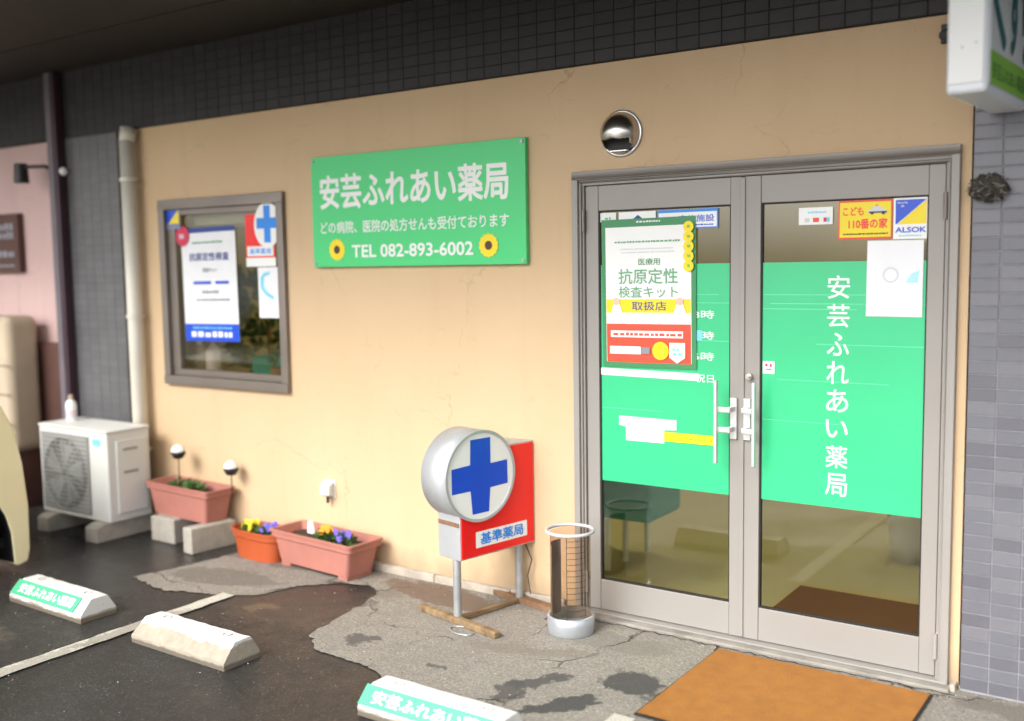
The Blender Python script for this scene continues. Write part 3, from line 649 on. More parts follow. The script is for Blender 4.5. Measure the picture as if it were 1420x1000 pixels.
# tan cabinet
tb = thing('tan_cabinet', 'tall tan round-cornered cabinet in front of the pink wall', 'cabinet', (-4.62, -.17, 0))
B(-.35, .30, -.12, .12, .40, 1.34).build('body', M_tan, tb, bevel=.06, seg=4)
B(-.30, .26, -.08, .1, 0, .41).build('plinth', M_brown, tb)  # dark brown base added in place of the shade under the body
mb = MB()
for z in (.60, .80, 1.0): mb.box(-.352, .302, -.123, -.119, z, z+.008)
mb.build('seam', M_brown, tb)

# ------------------------------------------------------------------ sign board
sb = thing('pharmacy_sign', 'wide bright green board with white pharmacy name, sunflowers and telephone number', 'sign', (-.965, 0, 1.64))
B(-.697, .697, -.030, -.006, 0, .588).build('board', M_green_sign, sb, bevel=.002)
B(-.66, .66, -.006, -.0005, .04, .55).build('batten', M_galv, sb)
s = Sheet((-.697, -.0302, 0), (1, 0, 0), (0, 0, 1), sb, step=.0006)
s.text('安芸ふれあい薬局', .062, .305, 1.298, .49, M_white, .045)
s.text('どの病院、医院の処方せんも受付ております', .062, .178, 1.298, .243, M_offwhite, .03)
s.text('TEL 082-893-6002', .285, .048, 1.085, .115, M_white, .035)
for cx in (.178, 1.178):
    s.disc(cx, .092, .056, M_yellow, 'sunflower', n=28, rag=.05); s.disc(cx, .092, .022, M_brown, 'sunflower_centre', n=16)
for cx in (.018, 1.376):
    for cz in (.018, .57):
        MB().cyl((cx-.697, -.030, cz), (cx-.697, -.036, cz), .0085, 14).build('screw', M_galv, sb)

# ------------------------------------------------------------------ vent hood
vh = thing('vent_hood', 'round stainless steel vent hood on the wall above the double doors', 'vent', (.225, 0, 2.205))
MB().lathe([(0.0, -.003), (.098, -.003), (.103, -.006), (.100, -.011), (.09, -.012), (.088, -.005)], 48, axis='y').build('flange', M_steel, vh, smooth=True)
mb = MB(); n = 48; k = 20; vs = []; fs = []
for j in range(k+1):
    t = (math.pi/2)*j/k
    for i in range(n):
        a = 2*math.pi*i/n; R = .093; vs.append((R*math.sin(t)*math.cos(a), -.010-.085*math.cos(t), R*math.sin(t)*math.sin(a)))
for j in range(k):
    for i in range(n):
        q = [j*n+i, (j+1)*n+i, (j+1)*n+(i+1) % n, j*n+(i+1) % n]
        zc = sum(vs[w][2] for w in q)/4; 
        if zc < -.030 and abs(sum(vs[w][0] for w in q)/4) < .066 and zc > -.082: continue
        fs.append(tuple(q))
o = mb.add(vs, fs).build('dome', M_stain, vh, smooth=True); sm = o.modifiers.new('solid', 'SOLIDIFY'); sm.thickness = .0018; sm.offset = -1
MB().lathe([(0, -.0125), (.085, -.0125)], 32, axis='y').build('inner_duct', M_acd, vh)
B(-.035, .045, -.045, -.013, -.080, -.076).build('deflector', M_steel, vh)

# ------------------------------------------------------------------ blade sign
bs = thing('projecting_sign', 'white box sign projecting at the top right, dark teal kana on its side', 'sign', (1.682, -.585, 2.145), rad(-3.5))
B(0, .122, 0, .565, 0, 1.0).build('case', mat('sign_case', (.72, .75, .80), .35, 0, .03), bs, bevel=.016, seg=4)
B(.010, .112, -.006, .0, .03, .97).build('end_panel', M_white, bs, bevel=.002)
B(.02, .104, .565, .62, .04, .95).build('wall_mount', M_silver, bs)
B(.1222, .1255, .018, .550, .025, .975).build('face_panel', mat('sign_face', (.70, .74, .74), .3, 0, .03), bs, bevel=.0015)
s = Sheet((.1260, .02, 0), (0, 1, 0), (0, 0, 1), bs, step=.0006)
s.rect(0, .027, .528, .130, M_lime, 'green_band'); s.text('安芸ふれあい薬局', .03, .045, .47, .100, M_limed, .03)
s.text('く', .012, .145, .195, .44, M_teal, .06); s.text('す', .22, .145, .39, .44, M_teal, .06); s.text('り', .42, .145, .515, .44, M_teal, .06)
for (x, z) in ((.05, .14), (.09, .15), (.05, .4), (.09, .41)): MB().cyl((x, -.006, z), (x, -.009, z), .003, 8).build('screw', M_galv, bs)

# small dark fitting, nest, outlet
bk = thing('wall_fitting', 'small black fitting high on the beige wall just left of the projecting sign', 'fitting', (1.565, 0, 2.45))
B(-.02, .02, -.012, -.0005, -.035, .035).build('plate', M_plastic_b, bk, bevel=.003)
MB().cyl((0, -.012, 0), (.0, -.06, -.015), .018, 16).build('nozzle', M_plastic_b, bk, bevel=.003)

rn = random.Random(5)
def bump(q): return 1+.12*math.sin(q.x*9+q.z*5)+.10*math.sin(q.y*13+q.z*11+1)+.07*math.sin(q.x*23-q.z*17)+rn.uniform(-.05, .05)
ns = thing('bird_nest', 'dark ragged mud and straw bird nest stuck to the corner of the grey tiled pier', 'nest', (1.725, -.045, 1.885))
mb = MB().sphere((0, 0, 0), .062, 30, 20, (1.0, .75, .72), bump)
mb.build('mud_cup', M_nest, ns, smooth=True)
mb = MB()
for i in range(150):
    a = rn.uniform(0, 6.28); t = rn.uniform(.1, 2.9); R = rn.uniform(.058, .064)
    c = Vector((R*math.sin(t)*math.cos(a), -abs(R*.76*math.sin(t)*math.sin(a)), R*.74*math.cos(t)))
    dv = Vector((rn.uniform(-1, 1), rn.uniform(-.4, .3), rn.uniform(-.6, .6))).normalized()*rn.uniform(.008, .022)
    mb.cyl(c-dv, c+dv, rn.uniform(.0006, .0013), 4, rn.choice((0, 0, 1)))
st_ = mb.build('straw', [M_nest, M_straw], ns); st_['kind'] = 'stuff'
MB().lathe([(.0, .002), (.018, .001), (.02, .004)], 16).build('entrance', M_black, ns) if False else None

ol = thing('outdoor_socket', 'small white weatherproof socket cover low on the beige wall', 'socket', (-1.62, 0, .41))
B(-.040, .040, -.008, -.0005, -.05, .05).build('base', M_white, ol, bevel=.003)
MB().prism([(-.008, -.045), (-.055, -.03), (-.05, .03), (-.012, .048)], -.037, .037, 'x').build('cover', M_acw, ol, bevel=.008, seg=3)
MB().cyl((.005, -.03, -.035), (.005, -.03, -.075), .008, 10).build('cable_gland', M_acd, ol)

# ------------------------------------------------------------------ posters and stickers
def sheet_thing(name, label, cat, x0, x1, z0, z1, y, rot=0):
    t_ = thing(name, label, cat, ((x0+x1)/2, y, z0)); t_.rotation_euler = (0, rot, 0)
    return t_, Sheet((-(x1-x0)/2, 0, 0), (1, 0, 0), (0, 0, 1), t_, step=.0004)
YG = .0145   # in front of the pane
# door antigen kit poster
t_, s = sheet_thing('poster', 'large green bordered poster with red foot taped on the left door', 'poster', .118, .577, 1.172, 1.832, YG-.004, -.008)
W_, H_ = .459, .660
s.rect(0, 0, W_, H_, M_dgreen, 'paper', .0008); s.rect(.02, .025, W_-.022, H_-.035, M_white, 'white_field')
s.rect(.022, .022, W_-.024, .195, M_redorange, 'red_field')
s.rect(.022, .245, W_-.024, .305, M_yellow, 'yellow_band')
s.text('取扱店', .15, .255, .32, .295, M_navy, .02)
s.text('医療用', .185, .455, .29, .485, M_dgreen, .01)
s.text('抗原定性', .085, .372, .375, .440, M_pgreen, .02); s.text('検査キット', .085, .312, .375, .362, M_pgreen, .015)
s.lines(.06, .39, (.555,), .008, M_pgreen, 'fine_print', .012, 3); s.lines(.09, .36, (.525, .51), .005, M_pgrey, 'fine_print', .01, 4); s.lines(.17, .30, (H_-.018,), .008, M_white, 'fine_print', .01, 5)
for cx in (.075, .385):
    s.poly([(cx-.045, .20), (cx+.045, .20), (cx+.015, .285), (cx-.015, .285)], M_white, 'figure'); s.disc(cx, .295, .017, mat('skin_print', lin((240, 190, 170)), .5), 'figure_head')
s.rect(.045, .135, .40, .165, M_white, 'white_bar'); s.lines(.05, .4, (.143,), .014, M_redorange, 'fine_print', .02, 8)
s.rect(.04, .060, .195, .095, M_white, 'pill'); s.rect(.197, .063, .24, .092, M_grey, 'pill_button'); s.disc(.292, .078, .040, M_yellow, 'yellow_disc')
s.poly([(.335, .115), (.41, .115), (.41, .05), (.372, .025), (.335, .05)], M_white, 'shield'); s.lines(.35, .395, (.06, .08), .012, M_cyan, 'fine_print', .02, 3)
for i in range(5): s.disc(W_-.03, .615-i*.042, .024, M_yellow, 'yellow_dot', 20)
s.lines(W_-.036, W_-.022, [.610-i*.042 for i in range(5)], .014, M_lime, 'fine_print', .012, 3)
# strips
t_, s = sheet_thing('notice_strip', 'long narrow white paper strip below the green bordered poster', 'notice', .100, .585, 1.128, 1.160, YG, .012); s.rect(0, 0, .485, .032, M_paper, 'paper', .0006)
t_, s = sheet_thing('taped_note', 'white T-shaped paper note on the left door beside the yellow strip', 'note', .196, .480, .838, .948, YG)
s.poly([(0, .068), (.035, .062), (.035, 0), (.225, 0), (.225, .06), (.284, .064), (.284, .108), (0, .11)], M_paper, 'paper', .0006)
t_, s = sheet_thing('yellow_tape', 'yellow warning strip across the left door beside the handle', 'tape', .421, .672, .849, .892, YG-.0015)
s.rect(0, 0, .251, .042, M_yellow, 'strip', .0006); s.lines(.12, .24, (.014,), .01, M_lime, 'fine_print', .012, 8)
# small stickers top of left door
t_, s = sheet_thing('sticker', 'small pale sticker in the top left corner of the left door glass', 'sticker', .106, .186, 1.822, 1.862, YG); s.rect(0, 0, .08, .04, M_offwhite, 'paper', .0005); s.lines(.02, .06, (.01,), .012, M_pgreen, 'fine_print', .012, 2)
t_, s = sheet_thing('sticker', 'white sticker with a small blue house mark above the green poster', 'sticker', .200, .382, 1.818, 1.862, YG); s.rect(0, 0, .182, .044, M_white, 'paper', .0005); s.poly([(.07, .012), (.12, .012), (.095, .03)], M_navy, 'house_mark')
t_, s = sheet_thing('sticker', 'blue edged white sticker with bold blue writing, top right of the left door glass', 'sticker', .390, .672, 1.780, 1.862, YG); s.rect(0, 0, .282, .082, M_sky, 'paper', .0005); s.rect(.006, .006, .276, .070, M_white, 'white_field'); s.text('実施施設', .10, .028, .265, .058, M_blue, .03); s.lines(.10, .26, (.012,), .007, M_blue, 'fine_print', .01, 2)
# right door stickers
t_, s = sheet_thing('payment_sticker', 'small white sticker with payment card marks on the right door', 'sticker', 1.017, 1.153, 1.778, 1.846, YG)
s.rect(0, 0, .136, .068, M_white, 'paper', .0005); s.lines(.035, .11, (.045,), .008, M_cyan, 'fine_print', .009, 4)
s.rect(.024, .010, .044, .026, M_pgrey, 'card_mark'); s.rect(.058, .010, .082, .027, M_redorange, 'card_mark'); s.rect(.1, .010, .112, .027, M_pinkred, 'card_mark'); s.rect(.1125, .010, .124, .027, M_cyan, 'card_mark')
t_, s = sheet_thing('safety_sticker', 'yellow sticker with red rim, red writing and a patrol car on the right door', 'sticker', 1.175, 1.381, 1.715, 1.866, YG)
s.rect(0, 0, .206, .151, M_redorange, 'paper', .0005); s.rect(.006, .008, .200, .143, M_yellow, 'yellow_field')
s.text('こども', .018, .092, .098, .126, M_red, .05); s.text('110番の家', .040, .040, .188, .080, M_red, .05); s.lines(.015, .19, (.018,), .006, M_black, 'fine_print', .008, 4)
s.poly([(.115, .100), (.185, .098), (.187, .108), (.17, .114), (.158, .126), (.135, .126), (.125, .112), (.113, .109)], M_pgrey, 'patrol_car'); s.rect(.118, .1, .185, .1055, M_black, 'patrol_car_side')
s.disc(.13, .100, .006, M_black, 'patrol_car_wheel', 14); s.disc(.172, .099, .006, M_black, 'patrol_car_wheel', 14); s.rect(.142, .126, .152, .130, M_red, 'patrol_car_light')
t_, s = sheet_thing('security_sticker', 'blue and yellow diagonal security sticker at the top right of the right door', 'sticker', 1.384, 1.512, 1.712, 1.868, YG)
s.rect(0, 0, .128, .156, M_white, 'paper', .0005); s.poly([(.008, .056), (.012, .056), (.12, .148), (.008, .148)], M_blue, 'blue_triangle'); s.poly([(.014, .056), (.12, .056), (.12, .146)], M_yellow, 'yellow_triangle')
s.text('ALSOK', .008, .024, .120, .045, M_blue, .05); s.text('Security', .014, .132, .052, .141, M_white, .02); s.text('OK', .028, .120, .040, .129, M_white, .02, flush=True); s.lines(.02, .105, (.01,), .006, M_cyan, 'fine_print', .008, 8)
t_, s = sheet_thing('notice_sheet', 'blank looking white sheet taped below the security sticker on the right door', 'notice', 1.288, 1.496, 1.416, 1.708, YG-.003, .006)
s.rect(0, 0, .208, .292, M_paper, 'paper', .0006); s.poly([(.145, .13), (.19, .13), (.195, .178), (.165, .165)], mat('faint_cyan', lin((170, 220, 235)), .5), 'faint_picture'); s.lines(.01, .07, (.008,), .004, M_pgrey, 'fine_print', .008, 2)
s.text('○', .06, .13, .12, .19, M_pgrey, 0); 
t_, s = sheet_thing('small_sticker', 'tiny white square sticker with dark marks beside the lock of the right door', 'sticker', .872, .922, 1.172, 1.224, YG); s.rect(0, 0, .05, .052, M_white, 'paper', .0005)
s.rect(.01, .03, .02, .042, M_pinkred, 'mark'); s.rect(.030, .028, .038, .042, M_pinkred, 'mark'); s.rect(.013, .015, .038, .022, M_grey, 'mark')
# window posters
YW = .0125
t_, s = sheet_thing('poster', 'tall white poster with navy top and blue foot in the small window', 'poster', -2.825, -2.335, 1.205, 1.890, YW, -.012)
s.rect(0, 0, .49, .685, M_paper, 'paper', .0008); s.rect(0, .655, .49, .685, M_navy, 'navy_band'); s.rect(.0, .0, .49, .105, M_blue, 'blue_band')
s.rect(.03, .03, .44, .07, M_cyan, 'lettering_band') if False else s.lines(.03, .45, (.025,), .035, M_white, 'lettering', .04, 5)
s.lines(.05, .44, (.075,), .012, M_cyan, 'fine_print', .02, 5)
s.text('抗原定性検査', .07, .485, .43, .535, M_navy, .03); s.text('検査キット', .19, .415, .32, .445, M_grey, .02)
s.rect(.10, .345, .26, .362, M_blue, 'blue_bar'); s.rect(.30, .345, .42, .362, M_blue, 'blue_bar'); s.lines(.17, .34, (.29,), .016, M_grey, 'fine_print', .02, 5); s.lines(.10, .42, (.245,), .012, M_grey, 'fine_print', .02, 6); s.lines(.10, .42, (.20, .16), .006, M_pgrey, 'fine_print', .02, 6); s.lines(.1, .38, (.59,), .012, M_pgreen, 'fine_print', .02, 7)
s.disc(.02, .64, .062, M_pinkred, 'round_badge', 28); s.text('P', -.005, .61, .035, .67, M_pgrey, .03) if False else s.lines(-.01, .05, (.625,), .03, M_pgrey, 'fine_print', .025, 7)
t_, s = sheet_thing('security_sticker', 'small blue and yellow security sticker in the top left corner of the small window', 'sticker', -2.958, -2.815, 1.885, 2.005, -.0015)
s.rect(0, 0, .14, .12, mat('sticker_grey', lin((130, 135, 165)), .5), 'paper', .0005); s.poly([(.01, .035), (.03, .035), (.125, .115), (.01, .115)], M_blue, 'blue_triangle'); s.poly([(.03, .035), (.13, .035), (.13, .115), (.125, .115)], M_yellow, 'yellow_triangle')
t_, s = sheet_thing('pharmacy_poster', 'red poster with a blue cross on a white disc in the small window', 'poster', -2.235, -1.985, 1.650, 1.955, -.0015)
s.rect(0, 0, .24, .30, M_red, 'paper', .0006); s.rect(0, 0, .245, .05, M_white, 'white_foot'); s.rect(.012, .06, .228, .115, M_white, 'label'); s.text('基準薬局', .03, .07, .21, .104, M_sky, .03)
s.disc(.185, .235, .108, M_white, 'white_disc', 40, ry=.130)
s.poly([(.158, .345), (.158, .275), (.098, .275), (.098, .215), (.158, .215), (.158, .135), (.212, .135), (.212, .215), (.270, .215), (.270, .275), (.212, .275), (.212, .345)], M_sky, 'blue_cross')
t_, s = sheet_thing('notice_sheet', 'small white sheet with a pale blue drawing at the right of the small window', 'notice', -2.142, -1.955, 1.355, 1.645, -.0015)
s.rect(0, 0, .182, .29, M_paper, 'paper', .0006); s.poly([(.02, .23), (.05, .26), (.10, .265), (.1, .25), (.05, .235), (.045, .18), (.07, .15), (.13, .12), (.12, .105), (.06, .13), (.02, .17)], M_cyan, 'pale_drawing')

# ------------------------------------------------------------------ inside window
sl_ = Z = Z0+.036
iw = thing('potted_plant', 'leafy green pot plant standing behind the middle of the small window', 'plant', (-2.86, .72, .55))
def leaves(mb, n, cx, cy, cz, sx, sy, sz, ln, rn, mi=0):
    for i in range(n):
        while True:
            q = Vector((rn.uniform(-1, 1), rn.uniform(-1, 1), rn.uniform(-1, 1)))
            if q.length < 1: break
        p = Vector((cx+q.x*sx, cy+q.y*sy, cz+q.z*sz)); dv = (Vector((q.x, q.y, q.z*.5+.3)).normalized()+Vector((rn.uniform(-.6, .6),)*3)).normalized()*ln*rn.uniform(.6, 1.2)
        sd_ = dv.cross(Vector((rn.uniform(-1, 1), rn.uniform(-1, 1), rn.uniform(-1, 1)))).normalized()*ln*.25
        mb.add([p, p+dv*.5+sd_, p+dv, p+dv*.5-sd_], [(0, 1, 2, 3)], mi)
    return mb
rn = random.Random(21)
leaves(MB(), 350, 0, 0, .75, .42, .25, .38, .12, rn).build('foliage', M_leaf, iw)
MB().cyl((0, 0, .2), (0, 0, .7), .015).build('stem', M_wood, iw); MB().lathe([(0, 0), (.11, 0), (.15, .22), (.14, .22), (.12, .18), (0, .18)], 20).build('pot', M_wood, iw)
tg = tag(B(-.35, .35, -.2, .2, 0, .55).build('counter', M_idark), 'low dark counter inside carrying the pot plant', 'counter'); tg.location = (-2.86, .72, .0)
bt = thing('bottle', 'pale pink bottle with teal foot on the sill of the small window', 'bottle', (-2.775, .17, sl_-.001))
MB().lathe([(0, 0), (.045, 0), (.045, .03)], 20).build('foot', M_teald, bt); MB().lathe([(.045, .03), (.045, .15), (.03, .19), (.015, .2), (.015, .23), (0, .23)], 20).build('body', M_pinkb, bt, smooth=True)
bt = thing('bottle', 'beige bottle beside the pale pink one on the window sill', 'bottle', (-2.905, .17, sl_-.001))
MB().lathe([(0, 0), (.04, 0), (.04, .17), (.02, .2), (0, .2)], 20).build('body', M_tan, bt, smooth=True); MB().lathe([(.018, .2), (.018, .225), (0, .225)], 12).build('cap', M_white, bt)
bk2 = thing('basket_plant', 'small green plant in a brown wicker basket at the right end of the window sill', 'plant', (-2.17, .17, sl_-.001))
MB().lathe([(0, 0), (.05, 0), (.065, .085), (.058, .085), (.05, .06), (0, .06)], 18).build('basket', M_wood, bk2)
leaves(MB(), 60, 0, 0, .13, .06, .05, .05, .05, rn).build('foliage', M_leaf, bk2)
tag(B(-.16, .16, -.05, .05, 0, .16).build('teal_box', M_tealf, bevel=.01), 'teal box on the inner side of the window near the basket', 'box').location = (-2.42, .36, .93)
tag(B(-.30, .35, -.055, .055, 0, .93).build('inner_shelf', M_idark), 'dark shelf inside under the teal box', 'shelf').location = (-2.42, .36, 0)
rb = thing('roller_blind', 'cream roller blind cassette across the top of the small window', 'blind', (-2.42, .12, 1.90))
B(-.42, .36, -.03, .03, 0, .085).build('cassette', M_pipe, rb, bevel=.01)
B(-.42, .36, -.002, .002, -.01, .001).build('blind_edge', M_pipe, rb)

# inside door
im = tag(B(-.29, .45, -.28, .29, 0, .012).build('mat_reflection', M_matrefl, bevel=.004), 'dark brown sheet standing in for the doormat reflected in the right door', 'mat'); im.location = (1.05, .56, .013)  # sheet laid where the doormat mirrors in the glass; reflection put into colour
ch = thing('stool', 'teal padded seat on a white leg just inside the left door', 'stool', (-.18, .86, .012))
B(-.30, .20, -.2, .2, .26, .60).build('seat', M_tealf, ch, bevel=.03, seg=3)
for (x, y) in ((-.02, -.05), (-.25, .16), (.0, .17), (-.25, -.16)): MB().cyl((x, y, 0), (x, y, .37), .016, 12).build('leg', M_white, ch)
bn = thing('waste_bin', 'pale waste bin on the inside floor behind the right door', 'bin', (1.09, 1.62, .012))
MB().lathe([(0, 0), (.085, 0), (.11, .28), (.115, .28), (.115, .30), (.105, .30), (.08, .01)], 24).build('body', M_white, bn, smooth=True)
leaves(MB(), 40, 0, 0, .33, .1, .1, .07, .1, rn).build('liner', M_offwhite, bn)
dk_ = thing('reception_counter', 'olive brown reception counter deep inside the shop', 'counter', (.1, 3.3, .012))
B(-1.5, .5, -.3, .3, 0, .95).build('front', M_idark, dk_); B(-1.55, .55, -.35, .35, .952, 1.0).build('top', M_iwall, dk_)
for nm, lb, px_, py_ in (('cabinet', 'tall dark cabinet standing against the back wall inside', 1.2, 3.9), ):
    t_ = thing(nm, lb, 'cabinet', (px_, py_, .012)); B(-.6, .6, -.25, .25, 0, 1.75).build('body', M_idark, t_)
    rn2 = random.Random(4); mbs = MB()
    for i in range(14): mbs.box(-.55+i*.08, -.55+i*.08+.06, -.1, .1, 1.751, 1.80+rn2.random()*.10, i % 3)
    mbs.build('file_boxes', [M_tan, M_wood, M_tealf], t_)

# ------------------------------------------------------------------ light box sign on stand
LB = thing('pharmacy_lightbox', 'red lightbox sign with round blue cross drum on a metal stand before the wall', 'sign', (-.365, -.46, 0), rad(77.5))
# local x runs along the red face towards the wall; local -y is the face normal
T = .155; Wd = .470; zb, zt = .300, .800
B(0, Wd, 0, T, zb, zt).build('case', M_silver, LB, bevel=.004)
B(.008, Wd-.008, -.005, -.0005, zb+.008, zt-.008).build('red_face', M_red, LB, bevel=.001)
cx, cz, R = .118, .680, .210
MB().lathe([(R-.012, -.018), (R, -.018), (R, T+.004), (0, T+.004)], 64, axis='y', M=Matrix.Translation((cx, 0, cz))).build('drum', M_silver, LB, smooth=False).data.shade_smooth()
MB().lathe([(0, -.0135), (R-.010, -.0135)], 64, axis='y', M=Matrix.Translation((cx, 0, cz))).build('white_disc', M_white, LB)
MB().lathe([(R-.011, -.0125), (R-.011, -.020), (R+.0015, -.020), (R+.0015, -.008)], 64, axis='y', M=Matrix.Translation((cx, 0, cz))).build('drum_rim', M_silver, LB)
s = Sheet((0, -.0140, 0), (1, 0, 0), (0, 0, 1), LB, step=.0008)
k1, k2 = .062, .172
cr_ = [(cx-k1+.004, cz+k2+.0), (cx-k1, cz+k1-.004), (cx-k2, cz+k1-.01), (cx-k2, cz-k1), (cx-k1, cz-k1), (cx-k1+.01, cz-k2), (cx+k1-.014, cz-k2), (cx+k1-.004, cz-k1), (cx+k2-.004, cz-k1+.004), (cx+k2-.006, cz+k1-.008), (cx+k1, cz+k1-.012), (cx+k1, cz+k2)]
s.poly(cr_, M_blue, 'blue_cross')
s = Sheet((0, -.0052, 0), (1, 0, 0), (0, 0, 1), LB, step=.0008)
s.rect(.090, .345, .415, .420, M_white, 'label'); s.text('基準薬局', .118, .355, .390, .411, M_sky, .05)
MB().prism([(cx-R*.80, cz-R*.70), (cx-.10, zb+.14), (-.001, zb+.14), (-.001, cz-.05)], .01, T-.01, 'y').build('neck_bracket', M_rust2, LB) if False else None
B(-.003, .05, .004, T-.004, .455, .475).build('corroded_edge', M_rust2, LB)
for x in (.008, .40): MB().cyl((x+.008, .045, .03), (x+.008, .045, zb+.002), .019, 16).build('post', M_galv, LB)
B(-.016, .020, -.24, .30, .004, .036).build('front_foot', M_rust, LB, bevel=.006)
B(.392, .44, -.26, .24, .004, .034).build('rear_foot', M_rust2, LB, bevel=.004)
B(.033, .391, .035, .062, .006, .028).build('cross_bar', M_rust, LB, bevel=.003)
mb = MB(); pts = [(-.05+.04*math.cos(a), -.06+.07*math.sin(a), .008) for a in [i*.35 for i in range(16)]]
for a, b in zip(pts, pts[1:]): mb.cyl(a, b, .0025, 6)
mb.build('wire_loop', M_galv, LB)
pts = [(.425, .02, .30), (.44, -.01, .22), (.43, .01, .14), (.41, -.03, .06)]
mb = MB()
for a, b in zip(pts, pts[1:]): mb.cyl(a, b, .003, 6)
mb.build('power_cable', M_acd, LB)

# ------------------------------------------------------------------ umbrella bag bin
ub = thing('umbrella_stand', 'cylindrical smoked acrylic umbrella bin with silver base beside the door frame', 'umbrella stand', (.092, -.255, .004))
MB().lathe([(0, .0), (.104, .0), (.106, .004), (.106, .078), (.102, .082), (.094, .082), (.094, .012), (0, .012)], 48).build('base', mat('silver_plastic', (.50, .53, .57), .25, .6, .04), ub).data.shade_smooth()
MB().lathe([(.090, .03), (.090, .452)], 48).build('tube', M_smoke, ub, smooth=True)
o = MB().ring((0, 0, 0), .104, .0075, 48, 10).build('rim', mat('rim_white', (.52, .51, .54), .3), ub, smooth=True); o.location = (0, 0, .458)
mb = MB()
for i in range(14):
    z = .09+i*.026
    n_ = 7
    for k in range(n_):
        a0 = rad(-70+k*9); a1_ = rad(-70+(k+1)*9)
        mb.cyl((.084*math.cos(a0), .084*math.sin(a0), z), (.084*math.cos(a1_), .084*math.sin(a1_), z), .0011, 4, cap=False)
for a in (-70, -7): mb.cyl((.084*math.cos(rad(a)), .084*math.sin(rad(a)), .08), (.084*math.cos(rad(a)), .084*math.sin(rad(a)), .45), .0014, 5)
mb.build('wire_ladder', M_acd, ub)
mb = MB().lathe([(.087, .06), (.087, .40)], 14, rad(150), rad(232)); mb.build('side_label', mat('brown_film', (.20, .155, .13), .4), ub)

# ------------------------------------------------------------------ doormat
dm = thing('doormat', 'large orange carpet doormat lying before the right door', 'mat', (1.165, -.51, .009), rad(-.5))
B(-.43, .43, -.375, .375, 0, .006).build('rubber_edge', M_rubber, dm, bevel=.002)
n = 60; vs = []; fs = []
for j in range(n+1):
    for i in range(n+1):
        x = -.422+.844*i/n; y = -.367+.734*j/n; vs.append((x, y, .0095+.0018*math.sin(x*9+y*4)*math.sin(y*7)+random.uniform(0, .0016)))
for j in range(n):
    for i in range(n): fs.append((j*(n+1)+i, j*(n+1)+i+1, (j+1)*(n+1)+i+1, (j+1)*(n+1)+i))
mb = MB().add(vs, fs); mb.build('pile', M_mat, dm, smooth=True)

# ------------------------------------------------------------------ wheel stops
def wheel_stop(loc, rz, L, label, green, gspan=None, bare=True):
    t_ = thing('wheel_stop', label, 'wheel stop', loc, rz, 'parking wheel stops')
    prof = [(-.095, 0), (.095, 0), (.095, .035), (.062, .098), (.055, .102), (-.022, .102), (-.030, .099), (-.090, .040), (-.095, .034)]
    n = 14; mb = MB(); vs = []; fs = []; k = len(prof); rr_ = random.Random(int(L*1000)+int(loc[0]*10))
    for i in range(n+1):
        x = -L/2+L*i/n; ins = .012 if i in (0, n) else 0
        for (y, z) in prof:
            j = 0 if z == 0 else rr_.uniform(-.0022, .0022)
            vs.append((x+(ins*(1 if i == 0 else -1)*(1 if z > .05 else 0)), y+j, z+j*.6 if z else 0))
    for i in range(n):
        for q in range(k): fs.append((i*k+q, i*k+(q+1) % k, (i+1)*k+(q+1) % k, (i+1)*k+q))
    fs += [tuple(range(k-1, -1, -1)), tuple(n*k+q for q in range(k))]
    mb.add(vs, fs); mb.build('body', M_stop_worn if bare else M_stop_kept, t_, bevel=.003)
    if green:
        U = Vector((1, 0, 0)); V = Vector((0, .060, .059)).normalized()
        s = Sheet((-L/2, -.0905, .042), U, V, t_, step=.0012, base=.0015)
        g0, g1 = gspan
        s.rect(g0, 0, g1, .080, M_stopg, 'green_strip', .0006); s.text('安芸ふれあい薬局', g0+.05, .014, g1-.03, .066, M_white, .04)
    for x in (-L/2+.11, L/2-.11): MB().ring((x, .018, .1035), .018, .0022, 20, 6).build('bolt_cap', M_conc_b, t_)
    return t_
wheel_stop((-2.195, -1.285, 0), rad(-1), .62, 'parking stop with pale green lettered strip nearest the cream car', True, (.0, .55), bare=False)
wheel_stop((-1.175, -1.305, 0), rad(-.5), .62, 'worn white and bare concrete parking stop without any lettering', False, bare=True)
wheel_stop((.185, -1.315, 0.002), rad(0), .62, 'white parking stop with pale green lettered strip at the bottom edge of the view', True, (.0, .62), bare=False)

